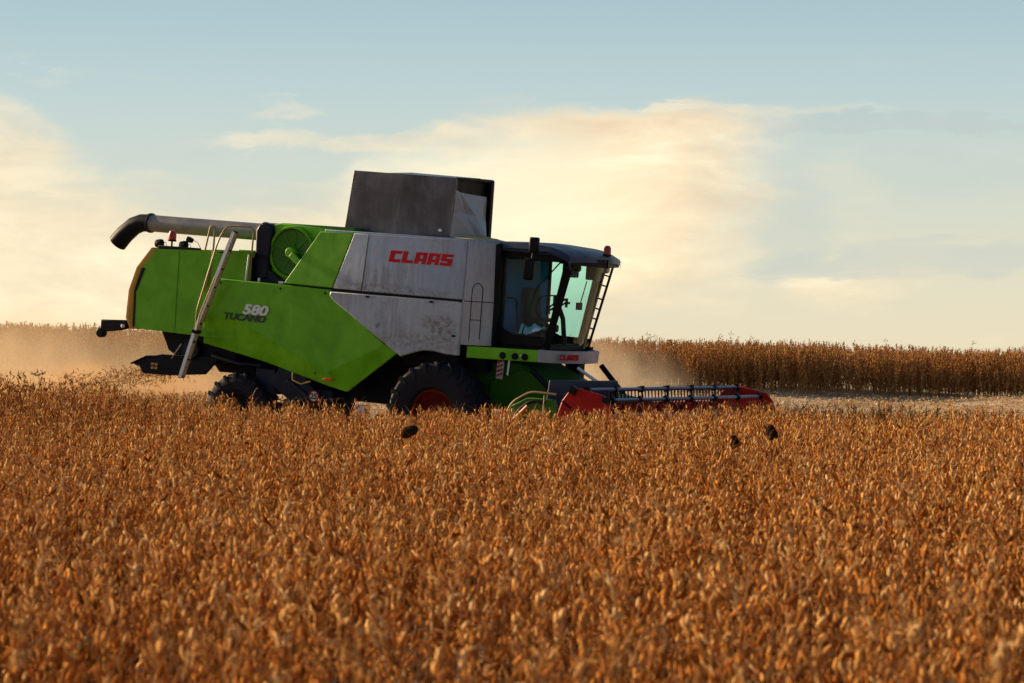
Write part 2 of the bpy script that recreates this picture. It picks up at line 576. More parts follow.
# the ground: one sheet, fine near the machine, out to the horizon
def ground():
    xs = np.unique(np.concatenate([np.linspace(-20, 20, 81), np.linspace(-60, -20, 21), np.linspace(20, 60, 21), np.array([-900, -500, -250, -120, 120, 250, 500, 900])]))
    ys = np.unique(np.concatenate([np.linspace(-10, 90, 161), np.linspace(90, 150, 21), np.array([-200, -60, -25, 200, 300, 500, 900, 1600])]))
    gx, gy = np.meshgrid(xs, ys)
    gz = terrain(gx, gy)
    nx, ny = len(xs), len(ys)
    vs = np.stack([gx, gy, gz], -1).reshape(-1, 3)
    fs = [(j * nx + i, j * nx + i + 1, (j + 1) * nx + i + 1, (j + 1) * nx + i) for j in range(ny - 1) for i in range(nx - 1)]
    me = bpy.data.meshes.new('ground')
    me.from_pydata(vs.tolist(), [], fs)
    me.polygons.foreach_set('use_smooth', [True] * len(me.polygons))
    me.materials.append(M['ground'])
    o = link(bpy.data.objects.new('ground', me))
    tag(o, kind='structure')


ground()

# ------------------------------------------------------------------ crops


class PB:
    """Plant mesh builder with two material slots (0 pods/leaves, 1 stems)."""

    def __init__(s):
        s.v, s.f, s.m = [], [], []

    def stick(s, pts, r0, r1, mi=1):
        n = len(pts)
        o = len(s.v)
        for i, p in enumerate(pts):
            r = r0 + (r1 - r0) * i / (n - 1)
            for k in range(3):
                a = 2.094 * k
                s.v.append((p[0] + r * math.cos(a), p[1] + r * math.sin(a), p[2]))
        for i in range(n - 1):
            for k in range(3):
                a, b = o + i * 3 + k, o + i * 3 + (k + 1) % 3
                s.f.append((a, b, b + 3, a + 3))
                s.m.append(mi)

    def pod(s, p, d, L, w, mi=0):
        """A short, slightly bent, flattened pod from p along d."""
        p, d = Vector(p), Vector(d).normalized()
        a = d.orthogonal().normalized()
        a.rotate(Matrix.Rotation(random.uniform(0, 6.28), 3, d))
        b = d.cross(a)
        o = len(s.v)
        bend = a * (L * random.uniform(-0.16, 0.16))
        s.v.append(tuple(p))
        for fr, q in ((0.3, 1.0), (0.7, 0.9)):
            c = p + d * (L * fr) + bend * (1 if fr < 0.5 else 0.8)
            for u, v in ((1, 0), (0, 0.6), (-1, 0), (0, -0.6)):
                s.v.append(tuple(c + a * (w * q * u) + b * (w * q * v)))
        s.v.append(tuple(p + d * L))
        for k in range(4):
            k2 = (k + 1) % 4
            s.f += [(o, o + 1 + k2, o + 1 + k), (o + 1 + k, o + 1 + k2, o + 5 + k2, o + 5 + k), (o + 5 + k, o + 5 + k2, o + 9)]
            s.m += [mi] * 3

    def leaf(s, p, d, L, w, mi=0):
        """A curled dry leaf: a folded strip of two segments each side of the vein."""
        p, d = Vector(p), Vector(d).normalized()
        a = d.orthogonal().normalized()
        a.rotate(Matrix.Rotation(random.uniform(0, 6.28), 3, d))
        nrm = d.cross(a)
        o = len(s.v)
        for fr, ww in ((0, 0.15), (0.35, 1), (0.75, 0.7), (1, 0.1)):
            c = p + d * (L * fr) + nrm * (L * 0.35 * fr * fr)
            for q in (-1, 0, 1):
                s.v.append(tuple(c + a * (w * ww * q) + nrm * (abs(q) * w * ww * 0.55)))
        for i in range(3):
            for q in range(2):
                k = o + i * 3 + q
                s.f.append((k, k + 1, k + 4, k + 3))
                s.m.append(mi)

    def obj(s, name, mats):
        me = bpy.data.meshes.new(name)
        me.from_pydata(s.v, [], s.f)
        for m in mats:
            me.materials.append(m)
        me.polygons.foreach_set('material_index', s.m)
        me.polygons.foreach_set('use_smooth', [True] * len(s.f))
        return bpy.data.objects.new(name, me)


def soybean(h, mats, name, pods=1.0, leaves=6, bare=0.25, branches=(1, 3)):
    b = PB()

    def axis(p0, d, length, r, lo):
        pts = [Vector(p0)]
        n = 6
        dd = Vector(d).normalized()
        for i in range(n):
            dd = (dd + Vector((random.uniform(-.10, .10), random.uniform(-.10, .10), 0.06))).normalized()
            pts.append(pts[-1] + dd * (length / n))
        b.stick(pts, r, r * 0.4)
        nodes = int(length / 0.055)
        for k in range(nodes):
            t = lo + (1 - lo) * (k + random.random()) / nodes
            q = t * n
            i = min(int(q), n - 1)
            p = pts[i].lerp(pts[i + 1], q - i)
            a0 = random.uniform(0, 6.28)
            for j in range(max(1, int(random.choice((1, 2, 2, 3, 3, 4)) * pods))):
                a = a0 + random.uniform(-1.1, 1.1)
                up = random.choice((1.2, 2.0, 0.8, -1.0, -2.0, -3.0, 3.5))
                b.pod(p, (math.cos(a), math.sin(a), up), random.uniform(0.045, 0.085), random.uniform(0.0068, 0.0118))
        return pts

    main = axis((0, 0, 0), (random.uniform(-.08, .08), random.uniform(-.08, .08), 1), h, 0.0045, bare)
    for _ in range(random.randint(*branches)):
        i = random.choice((1, 2, 3))
        a = random.uniform(0, 6.28)
        axis(main[i], (0.45 * math.cos(a), 0.45 * math.sin(a), 1), h * random.uniform(0.32, 0.55), 0.003, 0.15)
    for _ in range(7):                                     # bare leaf stalks left on the plant
        t = random.uniform(2.8, 6)
        i = min(int(t), 5)
        p = main[i].lerp(main[i + 1], t - i)
        a = random.uniform(0, 6.28)
        L = random.uniform(.06, .15)
        b.stick([p, p + Vector((math.cos(a) * L * .45, math.sin(a) * L * .45, L * .75)), p + Vector((math.cos(a) * L * .8, math.sin(a) * L * .8, L))], .0022, .0012)
    for _ in range(leaves):
        t = random.uniform(0.45, 1.0) * 6
        i = min(int(t), 5)
        p = main[i].lerp(main[i + 1], t - i)
        a = random.uniform(0, 6.28)
        b.leaf(p, (math.cos(a), math.sin(a), random.uniform(-0.6, 0.8)), random.uniform(0.035, 0.065), random.uniform(0.012, 0.022))
    return b.obj(name, mats)


def weed(h, mats, name):
    b = PB()
    pts = [Vector((0, 0, 0))]
    for i in range(6):
        pts.append(pts[-1] + Vector((random.uniform(-.03, .03), random.uniform(-.03, .03), h / 6)))
    b.stick(pts, 0.005, 0.002)
    for k in range(26):
        t = random.uniform(2.6, 6)
        i = min(int(t), 5)
        p = pts[i].lerp(pts[i + 1], t - i)
        a = random.uniform(0, 6.28)
        L = random.uniform(0.06, 0.2) * (1.3 - t / 8)
        q = p + Vector((math.cos(a) * L, math.sin(a) * L, L * random.uniform(0.4, 1.2)))
        b.stick([p, q], 0.002, 0.001)
        for _ in range(4):
            b.pod(p.lerp(q, random.uniform(.4, 1)), (random.uniform(-1, 1), random.uniform(-1, 1), random.uniform(-.5, 1)), random.uniform(.02, .035), random.uniform(.006, .011))
    return b.obj(name, mats)


def tuft(name, mats):
    """A square-foot of stubble: cut stalks and loose straw lying across them."""
    b = PB()
    for _ in range(3):
        x, y = random.uniform(-.3, .3), random.uniform(-.3, .3)
        h = random.uniform(.03, .09)
        b.stick([(x, y, 0), (x + random.uniform(-.03, .03), y + random.uniform(-.03, .03), h)], .004, .0035, 0)
    for _ in range(30):
        x, y = random.uniform(-.4, .4), random.uniform(-.4, .4)
        a, L = random.uniform(0, 6.28), random.uniform(.06, .22)
        z = random.uniform(.01, .05)
        d = (math.cos(a), math.sin(a), random.uniform(-.2, .35))
        b.pod((x, y, z), d, L, random.uniform(.003, .006))
    for _ in range(8):
        b.leaf((random.uniform(-.3, .3), random.uniform(-.3, .3), random.uniform(.02, .09)), (random.uniform(-1, 1), random.uniform(-1, 1), .3), .06, .018)
    return b.obj(name, mats)


def scatter(name, pts, variants, var, rotz, tilt, scl):
    """One object: its points carry plants, placed by a geometry-nodes modifier."""
    n = len(pts)
    me = bpy.data.meshes.new(name)
    me.from_pydata(pts.tolist(), [], [])
    at = me.attributes.new('var', 'INT', 'POINT')
    at.data.foreach_set('value', var.astype(np.int32))
    at = me.attributes.new('rot', 'FLOAT_VECTOR', 'POINT')
    rot = np.stack([tilt[:, 0], tilt[:, 1], rotz], -1)
    at.data.foreach_set('vector', rot.astype(np.float32).ravel())
    at = me.attributes.new('scl', 'FLOAT_VECTOR', 'POINT')
    at.data.foreach_set('vector', scl.astype(np.float32).ravel())
    o = link(bpy.data.objects.new(name, me))
    ng = bpy.data.node_groups.new(name + '_nodes', 'GeometryNodeTree')
    ng.interface.new_socket('Geometry', in_out='INPUT', socket_type='NodeSocketGeometry')
    ng.interface.new_socket('Geometry', in_out='OUTPUT', socket_type='NodeSocketGeometry')
    gi = ng.nodes.new('NodeGroupInput')
    go = ng.nodes.new('NodeGroupOutput')
    iop = ng.nodes.new('GeometryNodeInstanceOnPoints')
    g2i = ng.nodes.new('GeometryNodeGeometryToInstance')
    for v in reversed(variants):
        oi = ng.nodes.new('GeometryNodeObjectInfo')
        oi.inputs['Object'].default_value = v
        ng.links.new(oi.outputs['Geometry'], g2i.inputs[0])
    iop.inputs['Pick Instance'].default_value = True

    def attr(nm, typ):
        a = ng.nodes.new('GeometryNodeInputNamedAttribute')
        a.data_type = typ
        a.inputs['Name'].default_value = nm
        return a.outputs['Attribute']

    ng.links.new(gi.outputs[0], iop.inputs['Points'])
    ng.links.new(g2i.outputs[0], iop.inputs['Instance'])
    ng.links.new(attr('var', 'INT'), iop.inputs['Instance Index'])
    ng.links.new(attr('rot', 'FLOAT_VECTOR'), iop.inputs['Rotation'])
    ng.links.new(attr('scl', 'FLOAT_VECTOR'), iop.inputs['Scale'])
    ng.links.new(iop.outputs[0], go.inputs[0])
    md = o.modifiers.new('plants', 'NODES')
    md.node_group = ng
    return o


def ab(x, y):
    """World point -> (along the heading, across to the far side) from the harvester's origin."""
    return (x - MO.x) * HX + (y - MO.y) * HY, (x - MO.x) * PX + (y - MO.y) * PY


SWATH = 3.35
SUNFLOWER_SPOTS = [((404 - 512) / 2610 * 26.0 - .17, 26.0), ((404 - 512) / 2610 * 26.0, 26.0), ((734 - 512) / 2610 * 26.3, 26.3), ((771.5 - 512) / 2610 * 27.5, 27.5)]


def spread_points(x0, x1, y0, y1, dens):
    n = int((x1 - x0) * (y1 - y0) * dens)
    return rng.uniform(x0, x1, n), rng.uniform(y0, y1, n)


def near_crop():
    mats = [M['pod'], M['stem']]
    vs = [soybean(random.uniform(0.88, 1.06), mats, 'soybean_plant', 0.9, random.randint(0, 1), 0.25) for _ in range(18)]
    wm = [M['weed'], M['weed']]
    vs += [weed(random.uniform(0.98, 1.14), wm, 'weed_plant') for _ in range(4)]
    x, y = spread_points(-16, 16, 4.5, 60, 25)
    a, b = ab(x, y)
    half = 0.21 * y + 3.6
    thin = 0.5 + 0.5 * np.sin(x * 1.9 + 1.3 * np.sin(y * 1.1)) * np.sin(y * 1.3 + 1.7 * np.sin(x * .8))
    gaps = rng.random(len(x)) < 0.72 + 0.28 * sstep(thin, .15, .6)
    keep = gaps & (np.abs(x) < half) & ((b < -SWATH + 0.12 * np.sin(a * 1.3) + rng.normal(0, .06, len(x))) | ((a > 4.1 + rng.normal(0, .05, len(x))) & (b < SWATH + rng.normal(0, .08, len(x)))))
    for (sx, sy) in SUNFLOWER_SPOTS:                   # the sunflowers crowd out the plants beside them
        keep &= ~((np.abs(x - sx) < .11) & (y < sy + .1) & (y > sy - .7))
    x, y, a, b = x[keep], y[keep], a[keep], b[keep]
    n = len(x)
    var = rng.integers(0, 18, n)
    # dark tall weeds standing thicker along the field's edge behind the machine
    wp = np.where((a < -5.5) & (b > -SWATH - 5) & (b < -SWATH), 0.05, 0.0003)
    isw = rng.random(n) < wp
    var = np.where(isw, 18 + rng.integers(0, 4, n), var)
    s = rng.uniform(0.82, 1.13, n) * (1 + 0.05 * np.sin(x * 0.9 + 2) * np.sin(y * 0.6)) * (1 - (.07 * sstep(x, .2, 1.2) + .05 * sstep(x, 3, 6) - .06 * sstep(-x, .1, 1.0)) * sstep(y, 34, 42))
    scl = np.stack([s * rng.uniform(.9, 1.15, n), s * rng.uniform(.9, 1.15, n), s], -1)
    o = scatter('soybean_crop', np.stack([x, y, terrain(x, y)], -1), vs, var, rng.uniform(0, 6.28, n), rng.normal(0, .07, (n, 2)), scl)
    tag(o, 'ripe orange brown soybean crop standing in front of the harvester', 'crop', kind='stuff')


def far_crop():
    mats = [M['far_pod'], M['stem']]
    vs = [soybean(random.uniform(1.12, 1.24), mats, 'tall_soybean_plant', 1.0, random.randint(0, 3), 0.12, (1, 2)) for _ in range(12)]
    vs += [weed(random.uniform(1.25, 1.42), [M['far_pod'], M['stem']], 'tall_weed_plant') for _ in range(3)]
    x, y = spread_points(-20, 19, 65.6, 71.5, 34)
    keep = y > 66 + 0.25 * np.sin(x * 0.8) + 0.15 * np.sin(x * 2.3) + rng.normal(0, .08, len(x))
    x, y = x[keep], y[keep]
    n = len(x)
    var = np.where(rng.random(n) < np.where(x < -2, 0.002, 0.012), 12 + rng.integers(0, 3, n), rng.integers(0, 12, n))
    s = rng.uniform(0.9, 1.08, n)
    scl = np.stack([s, s, s], -1)
    o = scatter('standing_crop', np.stack([x, y, terrain(x, y)], -1), vs, var, rng.uniform(0, 6.28, n), rng.normal(0, .05, (n, 2)), scl)
    tag(o, 'tall uncut reddish brown crop forming the skyline beyond the stubble', 'crop', kind='stuff')


def stubble():
    vs = [tuft('stubble_tuft', [M['straw'], M['straw']]) for _ in range(8)]
    x, y = spread_points(-19, 18, 42, 66.5, 4)
    a, b = ab(x, y)
    keep = ~((b < -SWATH + .2) | ((a > 4.2) & (b < SWATH - .1)))
    x, y = x[keep], y[keep]
    n = len(x)
    s = rng.uniform(.8, 1.25, n)
    o = scatter('stubble', np.stack([x, y, terrain(x, y)], -1), vs, rng.integers(0, 8, n), rng.uniform(0, 6.28, n), rng.normal(0, .03, (n, 2)), np.stack([s, s, s], -1))
    tag(o, 'pale cut stubble and straw covering the harvested strip', 'stubble', kind='stuff')


near_crop()
far_crop()
stubble()

# ------------------------------------------------------------------ the harvester
hv = empty('combine_harvester')
hv.matrix_world = MM
tag(hv, 'green and silver combine harvester with raised grain tank and red header cutting the field', 'combine harvester')
YS = -1.55                                             # near side plane (machine's right)


def rects_text(letters, x0, z0, h, w, gap, y, shear=0.18, depth=0.004):
    """Heavy block letters from rectangles that meet without overlapping."""
    G = {'C': [(0, 0, .42, 1), (.42, 0, 1, .27), (.42, .73, 1, 1)],
         'L': [(0, 0, .42, 1), (.42, 0, 1, .27)],
         'A': [(0, 0, .38, 1), (.66, 0, 1, 1), (.38, .22, .66, .46), (.38, .74, .66, 1)],
         'S': [(0, 0, 1, .25), (.58, .25, 1, .39), (0, .39, 1, .62), (0, .62, .42, .76), (0, .76, 1, 1)]}
    b = MB()
    for ch in letters:
        for (a, c, d, e) in G[ch]:
            q = [(x0 + a * w + c * h * shear, z0 + c * h), (x0 + d * w + c * h * shear, z0 + c * h),
                 (x0 + d * w + e * h * shear, z0 + e * h), (x0 + a * w + e * h * shear, z0 + e * h)]
            b.prism(q, y - depth, y)
        x0 += w + gap
    return b


def font_mesh(name, body, size, xs, shear, mat, parent, mtx, bold=0.0):
    cu = bpy.data.curves.new(name, 'FONT')
    cu.body = body
    cu.size = size
    cu.shear = shear
    cu.offset = bold
    cu.extrude = 0.002
    tmp = bpy.data.objects.new(name + '_tmp', cu)
    C.objects.link(tmp)
    dg = bpy.context.evaluated_depsgraph_get()
    me = bpy.data.meshes.new_from_object(tmp.evaluated_get(dg))
    bpy.data.objects.remove(tmp)
    me.transform(mtx @ Matrix.Diagonal((xs, 1, 1, 1)))
    me.materials.clear()
    me.materials.append(mat)
    me.name = name
    return link(bpy.data.objects.new(name, me), parent)


def on_side(x, z, y=YS, roll=0.0):
    return Matrix.Translation((x, y, z)) @ Matrix.Rotation(R(90), 4, 'X') @ Matrix.Rotation(roll, 4, 'Z')


# --- body core and chassis
b = MB()
b.box(-2.45, 0.20, -1.28, 1.05, 1.3, 3.42)
b.box(-4.6, -2.45, -1.28, 1.28, 1.3, 2.5)
b.box(-4.7, 0.2, -0.95, 0.95, 0.55, 1.3)
b.box(-0.15, 0.15, -1.3, 1.3, 0.36, 0.62)
b.box(-4.3, -4.1, -1.2, 1.2, 0.10, 0.32)
b.box(-5.0, -4.6, -1.0, 1.0, 1.05, 1.5)
b.build('chassis', M['chassis'], hv, 0.02)
b = MB()                                               # straps, hoses and boxes under the side panels
b.prism([(-3.4, 1.05), (-2.9, 1.0), (-2.5, 0.55), (-3.1, 0.45), (-3.6, 0.75)], -1.42, -1.3)
b.box(-3.9, -3.5, -1.4, -1.0, 0.55, 1.0)
b.tube([(-4.9, -1.4, 1.15), (-4.3, -1.42, 1.05), (-3.8, -1.4, 1.05)], 0.035)
b.tube([(-3.2, -1.44, 0.85), (-2.6, -1.45, 0.5), (-2.0, -1.4, 0.62)], 0.03)
b.box(-2.85, -2.3, -1.34, -1.28, 0.42, 0.72)
b.build('underbody_gear', M['blue_dark'], hv, 0.015)
MB().box(-1.8, -1.58, -1.38, -1.22, 0.34, 0.52).build('toolbox', M['alu'], hv, 0.02)
MB().tube([(-3.06, -1.5, 1.0), (-3.04, -1.52, 0.86), (-2.86, -1.52, 0.80), (-2.66, -1.52, 0.86)], 0.012).build('step_bracket', M['yellow'], hv)
s = MB().lathe([(0.0001, -0.012), (0.10, -0.012), (0.10, 0.0), (0.0001, 0.0)], (-2.59, -1.47, 0.60), 28).build('speed_sign', M['white'], hv)
MB().lathe([(0.086, -0.018), (0.108, -0.018), (0.108, 0.002), (0.086, 0.002), (0.086, -0.018)], (-2.59, -1.47, 0.60), 28, 'Y', False).build('rim', M['red_dark'], s)
font_mesh('lettering', '25', 0.14, 1.0, 0, M['letter_dark'], s, on_side(-2.66, 0.555, -1.487), 0.004)

# --- rear hood: a closed shell whose rear corner rounds off
hood = [(-4.15, 3.10), (-6.22, 3.03), (-6.50, 2.66), (-6.64, 2.23), (-6.67, 1.72), (-6.60, 1.53), (-4.6, 1.48), (-4.15, 1.5)]
hoodr = [(-4.15, 3.13), (-6.42, 3.05), (-6.74, 2.66), (-6.89, 2.23), (-6.92, 1.70), (-6.80, 1.50), (-4.6, 1.46), (-4.15, 1.48)]
b = MB()
n = len(hood)
for sy in (-1, 1):
    b.add([(x, sy * 1.5, z) for x, z in hood], [tuple(range(n)) if sy < 0 else tuple(range(n - 1, -1, -1))])
b.add([(x, -1.5, z) for x, z in hood] + [(x, 1.5, z) for x, z in hood], [(7, 0, 8, 15), (5, 6, 14, 13), (6, 7, 15, 14)])
hd = b.build('rear_hood', M['green'], hv)
for sy in (-1, 1):
    b = MB()
    vs, fs = [], []
    for k, (dx, yy) in enumerate(((0, 1.5), (0.45, 1.475), (0.8, 1.43), (1.0, 1.34), (1.0, 0.0))):
        for i in range(1, 6):
            vs.append((hood[i][0] + (hoodr[i][0] - hood[i][0]) * dx, sy * yy, hood[i][1] + (hoodr[i][1] - hood[i][1]) * dx))
    for k in range(4):
        for i in range(4):
            fs.append((k * 5 + i, k * 5 + i + 1, k * 5 + 5 + i + 1, k * 5 + 5 + i))
    b.add(vs, fs)
    b.add([(-4.15, sy * 1.5, 3.10), (-6.22, sy * 1.5, 3.03), (-6.32, sy * 1.475, 3.04), (-6.42, 0, 3.05), (-4.15, 0, 3.13)], [(0, 1, 2, 3, 4)])
    b.build('hood_corner', M['edge'] if sy < 0 else M['green'], hd, 0, 50)
b = MB()
b.prism([(-6.66, 2.23), (-6.62, 2.23), (-6.60, 1.56), (-6.65, 1.56)], -1.508, -1.49)
b.prism([(-6.52, 2.66), (-6.44, 2.66), (-6.60, 2.23), (-6.66, 2.23)], -1.508, -1.49)
b.build('rear_seal', M['black'], hd)
b = MB().box(-6.22, -5.35, -1.45, -1.30, 3.035, 3.10)
b.build('lamp_rail', M['black'], hd, 0.01)
b = MB()
for (x, z) in ((-5.2, 3.05), (-4.6, 3.08)):
    MB().box(x, x + 0.45, -1.2, 1.1, z, z + 0.045).build('deck_hatch', M['green'], hd, 0.01)

# lamps standing on the hood


def work_lamp(x, y, z, face=-1):
    o = MB().lathe([(0.0001, -0.06), (0.05, -0.055), (0.085, -0.01), (0.085, 0.05), (0.0001, 0.05)], (x, y, z + .1), 16, 'X').build('work_lamp', M['black'], hv)
    MB().tube([(x, y, z - .02), (x, y, z + .07)], 0.014).build('bracket', M['black'], o)
    MB().tube([(x + .05, y, z + .12), (x + .14, y, z + .13), (x + .17, y, z + .05), (x + .16, y, z)], 0.006, 5).build('cable', M['black'], o)
    MB().lathe([(0.0001, -0.068), (0.074, -0.064), (0.074, -0.05), (0.0001, -0.05)], (x, y, z + .1), 16, 'X').build('lens', M['lens'], o)


work_lamp(-6.30, -1.3, 3.03)
work_lamp(-5.75, -1.3, 3.03)
o = MB().lathe([(0.0001, 0.17), (0.05, 0.16), (0.075, 0.10), (0.075, 0.0), (0.0001, 0.0)], (-6.02, -1.3, 3.22), 18, 'Z').build('beacon', M['lamp_red'], hv)
MB().tube([(-6.02, -1.3, 3.05), (-6.02, -1.3, 3.21)], 0.018).build('post', M['black'], o)
MB().lathe([(0.0001, 0.0), (0.08, 0.0), (0.08, -0.035), (0.0001, -0.035)], (-6.02, -1.3, 3.22), 18, 'Z').build('base', M['black'], o)
o = MB().obox((-5.62, -1.3, 3.24), (0.12, 0.1, 0.09), (0, 0.4, 0)).build('rear_camera', M['black'], hv, 0.02)
MB().tube([(-5.68, -1.3, 3.06), (-5.66, -1.3, 3.3)], 0.016).build('post', M['black'], o)
MB().tube([(-5.56, -1.3, 3.24), (-5.44, -1.3, 3.2), (-5.36, -1.3, 3.08)], 0.006, 5).build('cable', M['black'], o)

# tail bracket with its round lamp
o = MB().prism([(-7.45, 1.63), (-6.85, 1.66), (-6.86, 1.50), (-7.0, 1.46), (-7.25, 1.42), (-7.45, 1.40)], -1.42, -1.30).build('tail_bracket', M['black'], hv, 0.015)
MB().lathe([(0.0001, -0.07), (0.09, -0.07), (0.09, 0.07), (0.0001, 0.07)], (-7.46, -1.36, 1.38), 20).build('tail_lamp', M['black'], o, 0.02)
MB().lathe([(0.0001, -0.03), (0.035, -0.02), (0.035, 0.02), (0.0001, 0.02)], (-6.86, -1.52, 1.55), 14).build('reflector', M['white'], o)

# --- straw chopper and spreader under the hood
ch = MB().prism([(-6.20, 1.50), (-6.02, 1.16), (-5.75, 1.02), (-5.0, 0.98), (-4.55, 1.02), (-4.4, 1.5)], -1.2, 1.2).build('straw_chopper', M['chassis'], hv, 0.02)
b = MB()
b.prism([(-6.80, 0.87), (-6.5, 0.99), (-6.1, 1.08), (-5.2, 1.10), (-4.8, 1.12), (-5.12, 0.78), (-5.9, 0.70), (-6.5, 0.69), (-6.60, 0.80)], -1.28, -1.22)
b.prism([(-6.80, 0.87), (-6.5, 0.99), (-6.1, 1.08), (-5.2, 1.10), (-4.7, 1.14), (-5.0, 0.80), (-5.9, 0.70), (-6.5, 0.69), (-6.60, 0.80)], 1.22, 1.28)
b.panel([(0, 1, 2, 3), ], [(-6.80, -1.3, 0.87), (-6.80, 1.3, 0.87), (-6.45, 1.3, 1.03), (-6.45, -1.3, 1.03)], (0, 0, -.03))
b.panel([(0, 1, 2, 3), ], [(-6.45, -1.3, 1.03), (-6.45, 1.3, 1.03), (-5.3, 1.3, 1.06), (-5.3, -1.3, 1.06)], (0, 0, -.03))
sp = b.build('straw_spreader', M['chassis'], hv, 0.008)
b = MB()
for i in range(2):
    for j in range(2):
        b.box(-6.33 + i * .085, -6.27 + i * .085, -1.288, -1.281, 0.79 + j * .07, 0.835 + j * .07)
b.build('warning_decal', M['yellow'], sp)
MB().tube([(-5.86, -1.3, 1.02), (-5.72, -1.3, 1.22), (-5.66, -1.3, 1.3)], [0.014, 0.014, 0.022]).build('adjuster_rod', M['auger'], sp)
b = MB().lathe([(0.0001, -0.06), (0.17, -0.06), (0.19, 0.0), (0.17, 0.06), (0.0001, 0.06)], (-5.45, -1.26, 1.22), 24)
b.lathe([(0.0001, -0.08), (0.06, -0.08), (0.06, 0.06)], (-5.45, -1.26, 1.22), 16)
b.build('pulley', M['blue_dark'], ch)
MB().tube([(-5.0, -1.3, 1.2), (-4.6, -1.32, 1.1), (-4.0, -1.3, 0.95)], 0.028).build('drive_belt', M['black'], ch)


def side_cover(sy):
    """Green lower cover on one side: three facets meeting at the pressed creases."""
    k = 1.55
    P = [(-4.86, k, 2.58), (-3.36, k, 2.555), (-2.33, k, 2.53), (-2.36, k, 2.44), (-2.22, k, 2.36), (-1.14, k + .012, 1.64), (-.83, k + .01, 1.55),
         (-1.90, k - .06, .74), (-2.33, k - .10, .81), (-3.70, k - .11, 1.13), (-5.08, k - .12, 1.37), (-5.02, k + .035, 1.91), (-4.35, k + .035, 1.88), (-2.28, k + .045, 1.06)]
    P = [(x, sy * y, z) for x, y, z in P]
    F = [(0, 11, 12, 13, 5, 4, 3, 2, 1), (11, 10, 9, 8, 7, 13, 12), (13, 7, 6, 5)]
    return MB().panel(F, P, (0, -sy * 0.05, 0)).build('side_cover', M['green'], hv, 0.012, 2)


sc = side_cover(-1)
sc2 = side_cover(1)
font_mesh('model_number', '580', 0.25, 1.42, 0.22, M['letter_white'], sc, on_side(-4.17, 1.975, -1.588, R(-.5)), 0.010)
font_mesh('model_name', 'TUCANO', 0.165, 1.28, 0.22, M['letter_dark'], sc, on_side(-4.57, 1.855, -1.596, R(-.5)), 0.007)
MB().obox((-2.27, -1.56, 0.93), (0.20, 0.02, 0.055), (0, -.12, 0)).build('reflector', M['lamp_orange'], sc, 0.008)
MB().lathe([(0.0001, -0.008), (0.018, -0.008), (0.018, 0.01)], (-2.55, -1.545, 1.02), 12).build('catch', M['black'], sc)

for sy in (-1, 1):
    k = 1.575 * sy
    q_ = 0.0 if sy < 0 else 0.5
    lo = MB().panel([(0, 1, 2, 3, 4, 5, 6, 7, 8, 9, 10)],
                    [(-2.33, k, 2.505), (.28, k, 2.50), (.355, k * .985, 2.49), (.355, k * .985, 1.56), (.10, k, 1.565), (-.12, k, 1.60), (-.34, k, 1.60), (-.55, k, 1.545), (-.80, k, 1.455), (-2.26, k, 2.34), (-2.35, k, 2.43)],
                    (0, -sy * .06, 0)).build('lower_side_panel', M['silver'], hv, 0.02)
    up = MB().panel([(0, 1, 6, 7), (1, 2, 5, 6), (2, 3, 4, 5)],
                    [(-1.97, sy * 1.47, 3.57), (-1.64, sy * 1.485, 3.57), (.24 - q_, sy * 1.485, 3.58), (.335 - q_, sy * 1.455, 3.58), (.355 - q_, sy * 1.545, 2.54), (.27 - q_, sy * 1.57, 2.54), (-1.68, sy * 1.57, 2.55), (-2.29, sy * 1.57, 2.56)],
                    (0, -sy * .06, 0)).build('upper_side_panel', M['silver'], hv, 0.015)
    gp = MB().panel([(0, 1, 2, 3)], [(-2.69, sy * 1.46, 3.56), (-1.985, sy * 1.47, 3.56), (-2.305, sy * 1.57, 2.565), (-3.33, sy * 1.57, 2.585)], (0, -sy * .06, 0)).build('upper_side_panel', M['green'], hv, 0.015)
    gp['label'] = 'green slanted upper panel'
    if sy < 0:
        MB().tube([(-1.655, -1.488, 3.56), (-1.69, -1.573, 2.56)], 0.007, 6).build('seam', M['black'], up)
        rects_text('CLAAS', -1.20, 3.105, 0.205, 0.232, 0.028, -1.533).build('lettering', M['letter_red'], up)
# lettering leans with the panel: keep it just proud of the tilted sheet
for o in [x for x in C.objects if x.name.startswith('lettering') and x.parent and x.parent.name.startswith('upper_side_panel')]:
    for v in o.data.vertices:
        base_y = -1.485 - (3.58 - v.co.z) / (3.58 - 2.54) * 0.085
        v.co.y = base_y + (-0.006 if v.co.y < -1.534 else 0.004)
for (x, z) in ((-1.55, 2.46), (-.25, 2.46), (.24, 1.9)):
    MB().obox((x, -1.58, z), (.07, .02, .035)).build('panel_latch', M['black'], hv, .006)
for (x, z) in ((-4.7, 2.5), (-3.4, 2.48), (-2.45, 2.46), (-4.9, 1.5)):
    MB().lathe([(0.0001, -.012), (.018, -.01), (.022, .0), (.022, .02)], (x, -1.553 if z > 2 else -1.47, z), 12).build('panel_bolt', M['black'], hv)
MB().box(-5.70, -5.69, -1.506, -1.49, 1.55, 3.02).build('hood_seam', M['green_dark'], hd)
b = MB().box(-4.6, .3, -1.53, -1.40, 2.5, 2.56)
b.build('belt_line', M['black'], hv)

